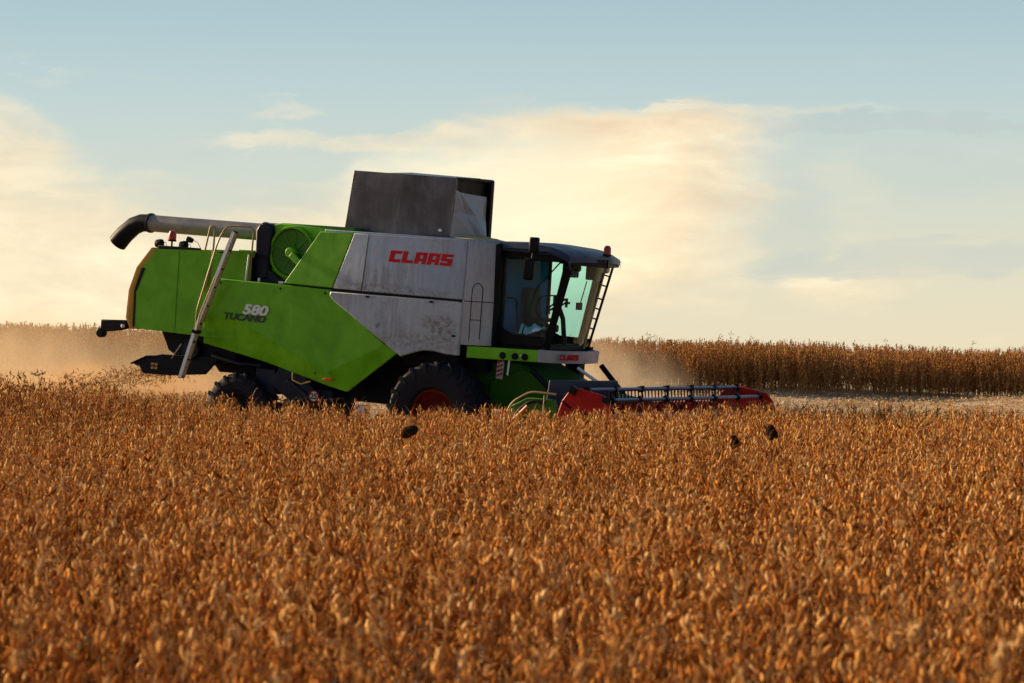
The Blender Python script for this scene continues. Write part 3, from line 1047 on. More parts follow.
# --- front corner panels with the arched hatch
for sy in (-1, 1):
    xs = [(.36, 1.525), (.46, 1.44), (.56, 1.30), (.72, 1.05)] if sy < 0 else [(-.14, 1.525), (-.04, 1.44), (.06, 1.30), (.20, 1.05)]
    b = MB()
    P, F = [], []
    for (z, tuck) in ((1.76, 0), (2.51, 0), (2.53, 0), (3.57, .07)):
        for (x, y) in xs:
            P.append((x, sy * (y - tuck), z))
    for j in range(3):
        for i in range(3):
            F.append((j * 4 + i, j * 4 + i + 1, j * 4 + 5 + i, j * 4 + 4 + i))
    cp = b.panel(F, P, (-.05, -sy * .03, 0)).build('corner_panel', M['silver'], hv, 0.0, 40)
    if sy < 0:
        def cpt(t, z):
            t = t * 3
            i = min(int(t), 2)
            x = xs[i][0] + (xs[i + 1][0] - xs[i][0]) * (t - i)
            y = xs[i][1] + (xs[i + 1][1] - xs[i][1]) * (t - i)
            tk = .07 * max(0, (z - 2.53) / 1.04)
            return (x + .004, -(y - tk) - .004, z)
        arch = [cpt(.36, z) for z in (1.82, 2.2, 2.6, 2.72)] + [cpt(.36 + .18 * (1 - math.cos(a)), 2.72 + .12 * math.sin(a)) for a in np.linspace(.3, math.pi - .3, 8)] + [cpt(.72, z) for z in (2.72, 2.6, 2.2, 1.82)]
        b = MB().tube(arch, 0.007, 6)
        b.tube([cpt(.36, 2.2), cpt(.55, 2.2), cpt(.72, 2.2)], .006, 6)
        b.tube([cpt(0.02, 2.52), cpt(.34, 2.52), cpt(.67, 2.52), cpt(.98, 2.52)], .007, 6)
        b.build('hatch_gap', M['black'], cp)
        MB().box(.68, .78, -1.06, -.9, 1.78, 3.55).build('corner_post', M['black'], hv, .02)
        b = MB()
        for t in (.38, .70):
            p = cpt(t, 1.84)
            MB().obox((p[0], p[1], p[2]), (.03, .02, .05)).build('hatch_hinge', M['alu'], cp)
    # body's front wall between the corner panel and the cab
MB().prism([(.2, 1.3), (.62, 1.3), (.62, 3.5), (.2, 3.5)], -1.05, .68).build('front_wall', M['chassis'], hv)

# --- roof deck, grain and the raised grain tank
MB().panel([(0, 1, 2, 3, 4, 5, 6, 7)], [(-2.62, -1.42, 3.60), (.26, -1.42, 3.60), (.44, -1.30, 3.60), (.66, -.95, 3.60), (.66, .72, 3.60), (.22, 1.05, 3.60), (-.2, 1.42, 3.60), (-2.62, 1.42, 3.60)], (0, 0, -.05)).build('roof_deck', M['silver'], hv, .01)
fl = [((-2.60, -.80, 3.59), (-.40, -.80, 3.59), (-.28, -.86, 4.66), (-2.44, -.86, 4.70)),
      ((-2.62, .60, 3.59), (-.45, .60, 3.59), (-.40, .54, 4.66), (-2.46, .54, 4.70))]
for i, q in enumerate(fl):
    a4, b4, c4, d4 = (Vector(v) for v in q)
    s4 = -1 if i == 0 else 1
    P = [a4, a4.lerp(b4, .5) + Vector((0, s4 * .035, 0)), b4, c4, d4.lerp(c4, .5) + Vector((0, s4 * .035, 0)), d4]
    f = MB().panel([(0, 1, 4, 5), (1, 2, 3, 4)], P, (0, -s4 * .03, 0)).build('tank_flap', M['tank'], hv, .006, 1)
    if i == 0:
        b = MB()
        for t in (.995,):
            p = Vector(q[0]).lerp(Vector(q[1]), t)
            r = Vector(q[3]).lerp(Vector(q[2]), t)
            b.tube([p + Vector((0, -.006, .02)), r + Vector((0, -.006, -.02))], .008, 6)
        b.tube([Vector(q[0]) + Vector((0, -.01, .05)), Vector(q[1]) + Vector((0, -.01, .03))], .014, 6)
        b.build('flap_rib', M['tank'], f)
        MB().obox((-.58, -.835, 3.72), (.07, .03, .05)).build('latch', M['alu'], f, .008)
        MB().panel([(0, 1, 2, 3)], [(-1.75, -.862, 4.685), (-.3, -.862, 4.655), (-.3, .0, 4.70), (-1.75, .0, 4.74)], (0, 0, -.03)).build('tank_lid', M['tank'], f)
MB().panel([(0, 1, 2, 3)], [(-2.62, -.77, 3.59), (-2.62, .60, 3.59), (-2.46, .54, 4.68), (-2.46, -.80, 4.68)], (.03, 0, 0)).build('tank_flap', M['tank'], hv)
ff = MB().panel([(0, 1, 2, 3)], [(-.44, -.78, 3.6), (-.44, .56, 3.6), (-.40, .52, 4.66), (-.40, -.82, 4.64)], (-.03, 0, 0)).build('tank_flap', M['black'], hv)
MB().box(-.42, -.30, .44, .55, 3.6, 4.68).build('flap_edge', M['black'], ff, .01)
MB().tube([(-.30, -.85, 4.645), (-.32, .1, 4.665), (-.34, .54, 4.67)], .03).build('flap_edge', M['black'], ff)
# folded tarpaulin gusset closing the front corner of the tank
P = [(-.40, -.80, 3.61), (-.02, -.50, 3.61), (-.30, -.30, 3.61), (-.10, .02, 3.61), (-.36, .42, 3.61),
     (-.36, -.83, 4.05), (-.22, -.62, 4.05), (-.34, -.45, 4.05), (-.24, -.18, 4.02), (-.37, .42, 4.00),
     (-.31, -.86, 4.46), (-.30, -.80, 4.44), (-.34, -.66, 4.42), (-.33, -.40, 4.40), (-.37, .42, 4.38)]
F = []
for rr in range(2):
    for i in range(4):
        q = (rr * 5 + i, rr * 5 + i + 1, rr * 5 + i + 6, rr * 5 + i + 5)
        F += [(q[0], q[1], q[2]), (q[0], q[2], q[3])] if i % 2 else [(q[0], q[1], q[3]), (q[1], q[2], q[3])]
MB().panel(F, P, (-.012, 0, 0)).build('tank_gusset', M['cloth'], hv, 0, 12)

# --- engine bay: rotary screen in its housing, air intake, hand rails
fh = MB().prism([(-3.98, 2.58), (-3.98, 3.60), (-3.72, 3.66), (-2.5, 3.60), (-2.5, 2.58)], -1.18, 1.1).build('fan_housing', M['green_light'], hv, .02)
MB().box(-3.75, -2.2, -1.1, .9, 3.60, 3.665).build('housing_lid', M['green_dark'], fh, .01)
cx, cz = -3.41, 3.14
MB().lathe([(0.0001, -.02), (.12, -.025), (.30, -.035), (.41, -.05), (.43, .02)], (cx, -1.18, cz), 48).build('rotary_screen', M['green_dark'], fh, 0, 50)
MB().lathe([(.43, .02), (.43, -.08), (.445, -.095), (.465, -.095), (.48, -.08), (.48, .02)], (cx, -1.18, cz), 48).build('screen_ring', M['green'], fh, 0, 30)
for k in range(9):
    a = k * 2 * math.pi / 9
    MB().tube([(cx + .1 * math.cos(a), -1.215, cz + .1 * math.sin(a)), (cx + .41 * math.cos(a), -1.235, cz + .41 * math.sin(a))], .006, 5).build('screen_spoke', M['green'], fh)
b = MB().lathe([(0.0001, -.15), (.085, -.15), (.10, -.10), (.10, -.02)], (cx, -1.18, cz), 24)
b.obox((cx + .17, -1.31, cz - .14), (.36, .05, .12), (0, R(38), 0))
b.build('screen_arm', M['green_light'], fh, .01)
ai = MB().prism([(-4.13, 2.62), (-4.17, 3.5), (-4.10, 3.62), (-3.98, 3.65), (-3.86, 3.62), (-3.83, 3.5), (-3.86, 2.62)], -1.32, -.8).build('air_intake', M['blue_dark'], hv, .03)
MB().box(-4.14, -3.86, -1.33, -.8, 3.0, 3.06).build('clamp', M['black'], ai)
MB().prism([(-4.1, 2.55), (-4.1, 2.95), (-3.55, 2.62), (-3.2, 2.55)], -1.30, -1.2).build('cover_plate', M['blue_dark'], hv)
MB().prism([(-4.32, 2.50), (-4.35, 3.03), (-4.24, 3.03), (-4.20, 2.50)], -1.47, -1.2).build('ochre_box', M['yellow'], hv, .03)  # upright ochre box at the front end of the hood
MB().box(-4.22, -4.14, -1.40, -1.15, 2.5, 3.0).build('bay_post', M['black'], hv)


def rail(pts, r=.017, mat='rail', n=8, parent=hv, name='handrail'):
    """A bent rail with rounded corners."""
    P = [Vector(p) for p in pts]
    out = [P[0]]
    for i in range(1, len(P) - 1):
        a, c, e = P[i - 1], P[i], P[i + 1]
        q = min(.12, (a - c).length * .4, (e - c).length * .4)
        s0, s1 = c + (a - c).normalized() * q, c + (e - c).normalized() * q
        for t in np.linspace(0, 1, 5):
            out.append(s0.lerp(c, t).lerp(c.lerp(s1, t), t))
    out.append(P[-1])
    return MB().tube(out, r, n).build(name, M[mat], parent)


rail([(-5.16, -1.47, 3.03), (-5.04, -1.5, 3.52), (-4.94, -1.5, 3.52), (-4.95, -1.5, 2.95), (-5.02, -1.52, 2.5), (-5.07, -1.55, 2.3)], .018)
rail([(-5.14, -1.62, 1.62), (-5.12, -1.66, 1.95), (-4.78, -1.6, 3.28), (-4.69, -1.5, 3.54), (-4.12, -1.45, 3.56), (-4.15, -1.45, 2.55)], .018)
rail([(-4.80, -1.5, 3.05), (-4.15, -1.47, 3.04)], .014, 'black')
rail([(-4.16, -1.5, 3.05), (-4.20, -1.5, 2.55)], .02, 'alu')
MB().box(-3.97, -3.93, -1.45, -1.42, 2.57, 2.64).build('stud', M['alu'], hv)
MB().box(-3.52, -3.42, -1.45, -1.42, 2.57, 2.61).build('stud', M['alu'], hv)

# --- ladder
ld = empty('ladder', hv)
A0, A1, A2 = Vector((-5.31, 0, .72)), Vector((-5.05, 0, 1.58)), Vector((-4.33, 0, 3.44))
for k, y in enumerate((-1.80, -1.69)):
    b = MB()
    for (p, q) in ((A0, A1), (A1, A2)):
        d = (q - p).normalized()
        nrm = Vector((d.z, 0, -d.x)) * .032
        v = Vector((0, y, 0))
        b.add([p - nrm + v, p + nrm + v, q + nrm + v, q - nrm + v] + [w + Vector((0, .028, 0)) for w in (p - nrm + v, p + nrm + v, q + nrm + v, q - nrm + v)],
              [(0, 1, 2, 3), (7, 6, 5, 4), (0, 4, 5, 1), (1, 5, 6, 2), (2, 6, 7, 3), (3, 7, 4, 0)])
    b.build('stringer', M['alu' if k == 0 else 'rail'], ld)
for i in range(9):
    t = i / 8.0
    p = A0.lerp(A1, t * 3.1) if t * 3.1 < 1 else A1.lerp(A2, (t * 3.1 - 1) / 2.1)
    MB().box(p.x - .02, p.x + .02, -1.775, -1.685, p.z - .015, p.z + .015).build('rung', M['black'], ld)
MB().tube([(-4.98, -1.83, 1.62), (-4.92, -1.84, 1.9), (-4.64, -1.84, 2.6)], .013).build('grab_rail', M['yellow'], ld)
b = MB().obox((-5.05, -1.72, 1.58), (.08, .2, .06), (0, .3, 0))
b.build('hinge', M['black'], ld)

# --- unloading auger folded along the far side
ya = .9
au = MB().tube([(-5.4, ya, 3.47), (-7.6, ya, 3.49), (-8.20, ya, 3.50)], [.165, .165, .165], 24).build('unloading_auger', M['auger'], hv)
MB().tube([(-3.6, ya, 3.2), (-4.3, ya, 3.42), (-5.2, ya, 3.46), (-5.45, ya, 3.47)], [.2, .2, .19, .185], 24).build('auger_elbow', M['blue_dark'], au)
MB().tube([(-8.14, ya, 3.50), (-8.34, ya, 3.49), (-8.52, ya, 3.42), (-8.74, ya, 3.24), (-8.90, ya, 3.06)], [.172, .175, .18, .185, .19], 24, caps=False).build('auger_spout', M['chassis'], au)
b = MB()
for x in (-5.42, -8.12):
    MB().lathe([(.165, -.025), (.195, -.025), (.195, .025), (.165, .025)], (x, ya, 3.475 if x > -6 else 3.5), 24, 'X').build('auger_flange', M['blue_dark'], au)

# --- wheels


def wheel(x, y, z, rad, width, rimr, lugs, label, sy):
    w = empty('wheel', hv, (x, y, z))
    w['label'] = label
    h = width / 2
    b = MB()
    ro = rad - .055
    b.lathe([(rimr, -h * .72), (rimr + .05, -h * .92), ((rimr + ro) * .5, -h), (ro - .07, -h * .96), (ro - .01, -h * .80), (ro, -h * .4), (ro, h * .4),
             (ro - .01, h * .80), (ro - .07, h * .96), ((rimr + ro) * .5, h), (rimr + .05, h * .92), (rimr, h * .72)], (0, 0, 0), 56)
    for i in range(lugs):
        for side in (-1, 1):
            a0 = 2 * math.pi * (i + (0.5 if side > 0 else 0)) / lugs
            vs = []
            for (yy, da, rr) in ((.02, .16, ro - .02), (.96, -.10, ro - .05)):
                for hgt, wd in ((0, .036), (.07 if yy < .5 else .065, .024)):
                    for sg in (-1, 1):
                        a = a0 + da + sg * wd / rad * 1.25
                        r = rr + hgt
                        vs.append((r * math.cos(a), side * h * yy, r * math.sin(a)))
            # order: inner low-, low+, top-, top+ ; outer the same
            fs = [(0, 1, 5, 4), (2, 6, 7, 3), (0, 4, 6, 2), (1, 3, 7, 5), (0, 2, 3, 1), (4, 5, 7, 6)]
            b.add(vs, fs)
            # shoulder end of the lug running down the sidewall
            a = a0 - .10
            q = []
            for (r, yy) in ((ro + .01, .96), (ro - .16, 1.03), (ro - .16, .95), (ro - .05, .80)):
                for sg in (-1, 1):
                    aa = a + sg * .03 / rad
                    q.append((r * math.cos(aa), side * h * yy, r * math.sin(aa)))
            b.add(q, [(0, 1, 3, 2), (2, 3, 5, 4), (4, 5, 7, 6), (6, 7, 1, 0), (0, 2, 4, 6), (1, 7, 5, 3)])
    b.build('tyre', M['rubber'], w, 0, 30)
    b = MB().lathe([(rimr + .015, sy * h * .74), (rimr - .02, sy * h * .76), (rimr - .05, sy * h * .60), (rimr - .09, sy * h * .34), (.22, sy * h * .22), (.20, sy * h * .30), (.13, sy * h * .34), (.12, sy * h * .48), (0.0001, sy * h * .50)], (0, 0, 0), 40)
    b.lathe([(rimr + .012, -h * .74), (rimr + .012, h * .74)], (0, 0, 0), 40)
    b.build('rim', M['hub'] if rad > .8 else M['chassis'], w, 0, 30)


wheel(0, -1.47, .52, .94, .64, .42, 20, 'near front wheel with red rim', -1)
wheel(0, 1.47, .52, .94, .64, .42, 20, 'far front wheel', 1)
wheel(-4.2, -1.33, .20, .72, .5, .34, 18, 'near rear wheel caked with dust', -1)
wheel(-4.2, 1.33, .20, .72, .5, .34, 18, 'far rear wheel', 1)

# --- cab
cab = MB()
cab.box(.66, .80, -.92, .70, 1.76, 3.42)
cab.box(.66, .80, .70, .92, 1.76, 2.35)
cab.box(.72, .80, .86, .92, 2.35, 3.42)                # rear wall
cab.box(.78, 1.62, -.90, .90, 1.70, 1.80)               # floor
cab.prism([(.80, 1.80), (.80, 2.10), (1.05, 1.98), (1.66, 1.96), (1.60, 1.80)], -.915, -.86)
cab.prism([(.80, 1.80), (.80, 2.10), (1.05, 1.98), (1.66, 1.96), (1.60, 1.80)], .86, .915)
for sy in (-1, 1):
    cab.panel([(0, 1, 2, 3)], [(1.56, sy * .70, 1.78), (1.66, sy * .64, 1.78), (2.05, sy * .64, 3.42), (1.90, sy * .72, 3.42)], (-.03, -sy * .05, 0))
cab.box(.80, 1.95, -.90, -.82, 3.30, 3.44)
cab.box(.80, 1.95, .82, .90, 3.30, 3.44)
cab.box(1.58, 1.66, -.66, .66, 1.76, 1.86)
cb = cab.build('cab', M['black'], hv, .012)
# roof with its drooping visor
b = MB()
P = [(.70, 3.62), (1.3, 3.63), (1.8, 3.59), (2.1, 3.52), (2.30, 3.44), (2.32, 3.34)]
rows = []
vs, fs = [], []
ys = [-1.02, -.98, -.6, 0, .6, .98, 1.02]
for j, y in enumerate(ys):
    e = abs(y) / 1.02
    for (x, z) in P:
        vs.append((x - .20 * e * e * max(0, (x - 1.5) / .8), y, z - (.10 if abs(y) > 1.0 else 0.0) - .035 * e * e))
for j in range(len(ys) - 1):
    for i in range(len(P) - 1):
        fs.append((j * 6 + i, j * 6 + i + 1, j * 6 + 7 + i, j * 6 + 6 + i))
b.add(vs, fs)
nb = len(vs)
b.add([(.70, -1.0, 3.44), (1.75, -1.0, 3.42), (2.10, -.98, 3.32), (2.30, 0, 3.30), (2.10, .98, 3.32), (1.75, 1.0, 3.42), (.70, 1.0, 3.44)], [(0, 1, 5, 6), (1, 2, 3, 4, 5)])
b.add([(.70, -1.02, 3.49), (.70, -1.0, 3.44), (1.75, -1.0, 3.42), (1.7, -1.02, 3.47), (2.10, -.98, 3.32), (2.12, -1.02, 3.38)], [(0, 1, 2, 3), (3, 2, 4, 5)])
b.add([(.70, 1.02, 3.49), (.70, 1.0, 3.44), (1.75, 1.0, 3.42), (1.7, 1.02, 3.47), (2.10, .98, 3.32), (2.12, 1.02, 3.38)], [(0, 1, 2, 3), (3, 2, 4, 5)])
b.add([(.70, -1.02, 3.49), (.70, -1.0, 3.44), (.70, 1.0, 3.44), (.70, 1.02, 3.49), (.70, 0, 3.62)], [(0, 1, 2, 3, 4)])
rf = b.build('roof', M['roof'], cb, 0, 40)
b = MB()
b.panel([(0, 1, 2)], [(1.9, -.98, 3.28), (2.34, 0, 3.26), (1.9, .98, 3.28)], (0, 0, .05))
b.panel([(0, 1, 2, 3)], [(2.11, -.97, 3.27), (2.11, -.97, 3.36), (2.34, -.05, 3.40), (2.34, -.05, 3.25)], (-.05, 0, 0))
b.panel([(0, 1, 2, 3)], [(2.11, .97, 3.27), (2.11, .97, 3.36), (2.34, .05, 3.40), (2.34, .05, 3.25)], (-.05, 0, 0))
b.build('visor', M['black'], cb, .01)
for y in (-.75, -.45, .45, .75):
    x = 2.02 - .10 * abs(y)
    MB().lathe([(0.0001, .07), (.06, .065), (.075, .0), (.05, -.06), (0.0001, -.07)], (x, y, 3.22), 16, 'X').build('work_lamp', M['lens'] if y > 0 else M['black'], cb)
# glass
gl = M['glass']
b = MB()
for sy in (-1,):
    b.panel([(0, 1, 2, 3, 4)], [(.82, -.905, 2.1), (1.05, -.905, 1.99), (1.58, -.715, 1.97), (1.90, -.725, 3.32), (.82, -.905, 3.32)], (0, .008, 0))
b.build('door_glass', gl, cb)
b = MB().panel([(0, 1, 2, 3, 4)], [(.82, .905, 2.1), (1.05, .905, 1.99), (1.58, .715, 1.97), (1.90, .725, 3.32), (.82, .905, 3.32)], (0, -.008, 0))
b.build('side_glass', gl, cb)
b = MB()
vs, fs = [], []
for z, xb in ((1.84, 1.68), (3.30, 2.03)):
    for k in range(9):
        y = -.63 + 1.26 * k / 8
        vs.append((xb + .10 * (1 - (y / .63) ** 2), y, z))
fs = [(k, k + 1, k + 10, k + 9) for k in range(8)]
b.panel(fs, vs, (-.008, 0, 0))
b.build('windscreen', gl, cb, 0, 60)
# inside the cab
MB().box(.80, .84, -.8, .70, 2.0, 3.34).build('rear_trim', M['cabin_blue'], cb)
b = MB().obox((1.12, 0, 2.12), (.5, .5, .14)).obox((.92, 0, 2.48), (.14, .5, .66), (0, -.12, 0)).box(1.0, 1.25, -.18, .18, 1.8, 2.06)
st = b.build('seat', M['seat'], cb, .04)
b = MB().obox((1.30, -.44, 2.26), (.42, .16, .07), (0, -.1, 0)).box(1.0, 1.2, -.48, -.38, 1.8, 2.25)
b.build('armrest', M['seat'], cb, .02)
b = MB().tube([(1.62, 0, 1.8), (1.55, 0, 2.3), (1.45, 0, 2.52)], .045)
b.build('steering_column', M['black'], cb)
b = MB()
ring = [Vector((1.43 + .19 * math.cos(a) * .8, .19 * math.sin(a), 2.55 + .19 * math.cos(a) * .55)) for a in np.linspace(0, 2 * math.pi, 25)]
b.tube(ring, .015, 8, False)
b.tube([ring[0], ring[12]], .012)
b.build('steering_wheel', M['black'], cb)
b = MB().obox((1.62, -.50, 2.62), (.05, .22, .18), (0, 0, .4)).tube([(1.62, -.50, 2.55), (1.58, -.52, 2.2), (1.50, -.5, 1.9)], .015)
b.build('monitor', M['black'], cb)
b = MB().obox((1.86, -.02, 2.55), (.04, .18, .13)).tube([(1.88, -.02, 2.6), (1.98, -.02, 3.0)], .01)
MB().obox((1.80, -.4, 2.60), (.03, .05, .16)).obox((1.82, -.4, 2.60), (.09, .03, .04)).build('cab_clip', M['black'], cb)
b.build('control_unit', M['black'], cb)
MB().box(1.78, 1.96, -.62, -.30, 3.05, 3.32).build('sun_blind', M['black'], cb, .02)
MB().box(1.78, 1.98, .30, .60, 3.02, 3.32).build('sun_blind', M['black'], cb, .02)
# grab rails and arms seen through the door
rail([(.86, -.86, 2.62), (1.06, -.86, 2.62), (1.10, -.84, 2.05)], .016, 'black', 8, cb, 'grab_rail')
rail([(1.80, -.74, 3.30), (1.40, -.80, 2.82), (1.18, -.82, 2.0)], .013, 'black', 8, cb, 'grab_rail')
rail([(1.74, -.64, 2.72), (1.45, -.74, 2.70), (1.36, -.74, 2.42), (1.62, -.66, 2.16)], .013, 'black', 8, cb, 'grab_rail')
# mirrors on the near side
m = MB().obox((1.58, -1.34, 3.57), (.17, .12, .27), (0, 0, .15)).build('mirror', M['black'], cb, .03)
MB().tube([(1.62, -.98, 3.42), (1.60, -1.30, 3.45)], .018).build('bracket', M['black'], m) if False else None
m = MB().obox((1.50, -1.34, 3.15), (.19, .10, .38), (0, 0, .15)).build('mirror', M['black'], cb, .04)
MB().tube([(1.66, -.98, 3.46), (1.55, -1.32, 3.43), (1.52, -1.34, 3.0)], .016).build('mirror_arm', M['black'], cb)
# far pillar trim and the far-side hand rail with its rungs
MB().panel([(0, 1, 2, 3)], [(1.50, .66, 1.78), (1.68, .64, 1.78), (2.02, .64, 3.38), (1.82, .66, 3.38)], (0, .05, 0)).build('pillar_trim', M['tan'], cb, .01)
b = MB().tube([(1.98, .98, 3.26), (1.60, .96, 1.76)], .024).tube([(1.88, .92, 3.26), (1.54, .92, 1.76)], .012)
for t in (.1, .22, .38, .5, .62, .74, .9):
    p = Vector((1.98, .98, 3.26)).lerp(Vector((1.60, .96, 1.76)), t)
    b.obox(p + Vector((-.05, -.03, 0)), (.10, .02, .026), (0, .2, 0))
b.obox((1.60, .95, 1.78), (.2, .08, .07))
b.build('side_rail', M['black'], cb)
o = MB().lathe([(0.0001, .16), (.04, .155), (.065, .11), (.068, .0), (0.0001, 0)], (2.22, .22, 3.49), 18, 'Z').build('beacon', M['lamp_red'], hv)
MB().lathe([(0.0001, .0), (.075, .0), (.075, -.04), (0.0001, -.04)], (2.22, .22, 3.495), 18, 'Z').build('base', M['black'], o)

# bumper below the cab
b = MB()
b.panel([(0, 1, 2, 3)], [(.42, -1.40, 1.74), (1.58, -.94, 1.755), (1.58, -.94, 1.545), (.42, -1.40, 1.535)], (0, .06, 0))
gb = b.build('cab_skirt', M['green_light'], hv, .015)
b = MB()
b.panel([(0, 1, 2, 3)], [(.42, 1.40, 1.74), (1.58, .94, 1.755), (1.58, .94, 1.545), (.42, 1.40, 1.535)], (0, -.06, 0))
b.build('cab_skirt', M['green_light'], hv, .015)
for x, y in ((1.02, -1.185), (1.22, -1.105), (1.38, -1.04)):
    MB().lathe([(0.0001, -.02), (.05, -.02), (.06, .0), (.06, .02)], (x, y, 1.62), 16).build('skirt_knob', M['black'], gb)
MB().lathe([(0.0001, -.02), (.02, -.015), (.025, .0)], (1.32, -1.075, 1.64), 12).build('skirt_lamp', M['white'], gb)
b = MB()
vs = []
for z in (1.545, 1.765):
    for (x, y) in ((1.60, -.93), (1.78, -.86), (1.95, -.70), (2.02, -.35), (2.04, 0), (2.02, .35), (1.95, .70), (1.78, .86), (1.60, .93)):
        vs.append((x + (0.02 if z > 1.7 else 0), y, z))
b.panel([(k, k + 1, k + 10, k + 9) for k in range(8)], vs, (-.05, 0, 0))
bp_ = b.build('front_bumper', M['silver'], hv, .012, 50)
# the maker's lettering, small, on the bumper's front near corner
bl = rects_text('CLAAS', 0, 0, .10, .095, .014, 0)
pA, pB = Vector((1.95, -.70, 1.6)), Vector((2.02, -.35, 1.6))
dr = (pB - pA).normalized()
mt = Matrix(((dr.x, dr.y, 0, pA.x - .01), (dr.y, -dr.x, 0, pA.y - .10), (0, 0, 1, 1.60), (0, 0, 0, 1)))
for i, v in enumerate(bl.v):
    bl.v[i] = Vector((pA.x, pA.y, 1.605)) + dr * (v.x - .12) + Vector((dr.y, -dr.x, 0)) * (0.012 - v.y) + Vector((.012, 0, v.z))
bl.build('lettering', M['letter_red'], bp_)

# marker plate, struts and gear between cab and feeder house
mk = MB().obox((.96, -1.12, 1.36), (.13, .02, .31), (0, .05, 0)).build('marker_plate', M['pale_plate'], hv)
b = MB()
for k in range(4):
    z = 1.24 + k * .075
    b.panel([(0, 1, 2, 3)], [(.90, -1.132, z), (1.02, -1.132, z + .05), (1.02, -1.132, z + .085), (.90, -1.132, z + .035)], (0, .002, 0))
b.build('stripe', M['red_dark'], mk)
MB().tube([(1.12, -1.1, 1.54), (1.10, -1.1, 1.28)], .018).build('support_strut', M['alu'], hv)

# --- feeder house
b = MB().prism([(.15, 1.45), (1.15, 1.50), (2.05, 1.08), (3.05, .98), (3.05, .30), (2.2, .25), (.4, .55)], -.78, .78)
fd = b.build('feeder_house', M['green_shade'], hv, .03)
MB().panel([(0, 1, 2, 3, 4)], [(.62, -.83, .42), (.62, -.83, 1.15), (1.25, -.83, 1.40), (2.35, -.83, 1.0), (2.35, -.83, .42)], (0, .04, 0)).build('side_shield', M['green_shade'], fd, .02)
MB().tube([(1.5, -.95, 1.4), (2.5, -.95, .6)], .05).build('lift_cylinder', M['black'], fd)
MB().tube([(1.9, .95, 1.5), (2.6, .95, .8)], .05).build('lift_cylinder', M['black'], fd)
MB().tube([(2.05, -.3, 1.48), (2.62, -.1, 1.12)], .03).build('lift_rod', M['alu'], fd)
MB().box(1.22, 1.52, .82, 1.1, 1.08, 1.56).build('valve_block', M['chassis'], fd, .05)
MB().box(1.42, 1.62, .84, 1.08, .95, 1.2).build('valve_block', M['chassis'], fd, .04)

# --- header
HW = 3.2
hdr = MB()
hdr.box(2.95, 3.05, -HW, HW, .10, .90)                   # back wall
hdr.box(2.95, 4.25, -HW, HW, .06, .11)                   # trough floor
hdr.box(4.22, 4.34, -HW, HW, .07, .12)                   # knife beam
hdr.box(2.90, 3.02, -HW, HW, .86, .95)                   # rear top beam
he = hdr.build('header', M['red'], hv, .01)
he.rotation_euler.x = -0.008
he.location.z = -0.012
MB().panel([(0, 1, 2, 3)], [(2.96, -HW, .70), (3.02, -HW, 1.37), (3.16, -.95, 1.36), (3.10, -.75, .70)], (-.03, 0, 0)).build('rear_shield', M['shield'], he, .01)
b = MB().lathe([(.14, -HW + .05), (.14, HW - .05)], (3.38, 0, .42), 24)
for sg, yA, yB in ((1, -HW + .06, -.5), (-1, HW - .06, .5)):
    vs, fs = [], []
    n = 130
    for i in range(n + 1):
        t = i / n
        a = sg * t * 2 * math.pi * 5.2
        y = yA + (yB - yA) * t
        for r in (.14, .30):
            vs.append((3.38 + r * math.cos(a), y, .42 + r * math.sin(a)))
    fs = [(2 * i, 2 * i + 1, 2 * i + 3, 2 * i + 2) for i in range(n)]
    b.add(vs, fs)
b.build('header_auger', M['red'], he, 0, 40)
for sy in (-1, 1):
    if sy < 0:
        poly = [(3.26, 1.06), (3.42, 1.29), (3.55, 1.28), (4.02, 1.20), (4.16, .95), (4.40, .60), (4.55, .12), (3.3, .08), (3.15, .7)]
    else:
        poly = [(3.40, 1.26), (3.56, 1.30), (4.20, 1.20), (4.34, 1.05), (4.50, .55), (4.55, .12), (3.1, .08), (3.1, .9)]
    e = MB().prism(poly, sy * HW - .035, sy * HW + .035).build('end_panel', M['red'], he, .02)
    if sy < 0:
        b = MB().tube([(3.28, -HW - .05, 1.05), (3.50, -HW - .05, .90), (4.1, -HW - .05, .82)], .014)
        b.obox((3.47, -HW - .05, 1.24), (.10, .08, .13), (0, .5, 0))
        b.obox((4.06, -HW - .05, 1.13), (.11, .08, .10))
        b.build('panel_rib', M['black'], he)
    MB().prism([(4.40, .55), (4.52, .60), (5.55, .18), (5.55, .12), (4.4, .10)], sy * HW - .09, sy * HW + .09).build('crop_divider', M['red'], he, .03)
# near-end drive: green shield, guard tube, hoses, orange ram, pale plate
b = MB().panel([(0, 1, 2, 3, 4, 5)], [(2.25, -HW - .02, .42), (2.30, -HW - .02, .88), (2.62, -HW - .02, 1.05), (3.10, -HW - .02, 1.06), (3.22, -HW - .02, .80), (3.20, -HW - .02, .42)], (0, .10, 0))
b.panel([(0, 1, 2, 3)], [(2.3, -HW + .1, .3), (2.3, -1.0, .3), (2.6, -1.0, .95), (2.6, -HW + .1, .98)], (.03, 0, 0))
es = b.build('drive_shield', M['green_dark'], he, .02)
rail([(2.20, -HW - .10, .50), (2.38, -HW - .12, .95), (2.72, -HW - .12, 1.16), (3.20, -HW - .12, 1.15)], .020, 'rail', 8, he, 'guard_tube')
rail([(2.34, -HW - .10, .45), (2.48, -HW - .12, .80), (2.75, -HW - .12, 1.02), (3.0, -HW - .12, 1.0)], .03, 'black', 8, he, 'hose')
MB().tube([(2.44, -HW - .14, .66), (2.70, -HW - .14, .92)], .032).build('ram', M['lamp_orange'], he)
MB().tube([(2.72, -HW - .15, .74), (3.05, -HW - .15, .86)], .016).build('rod', M['white'], he)
MB().tube([(3.0, -HW - .15, .5), (3.0, -HW - .15, 1.12)], .014).build('pin', M['rail'], he)
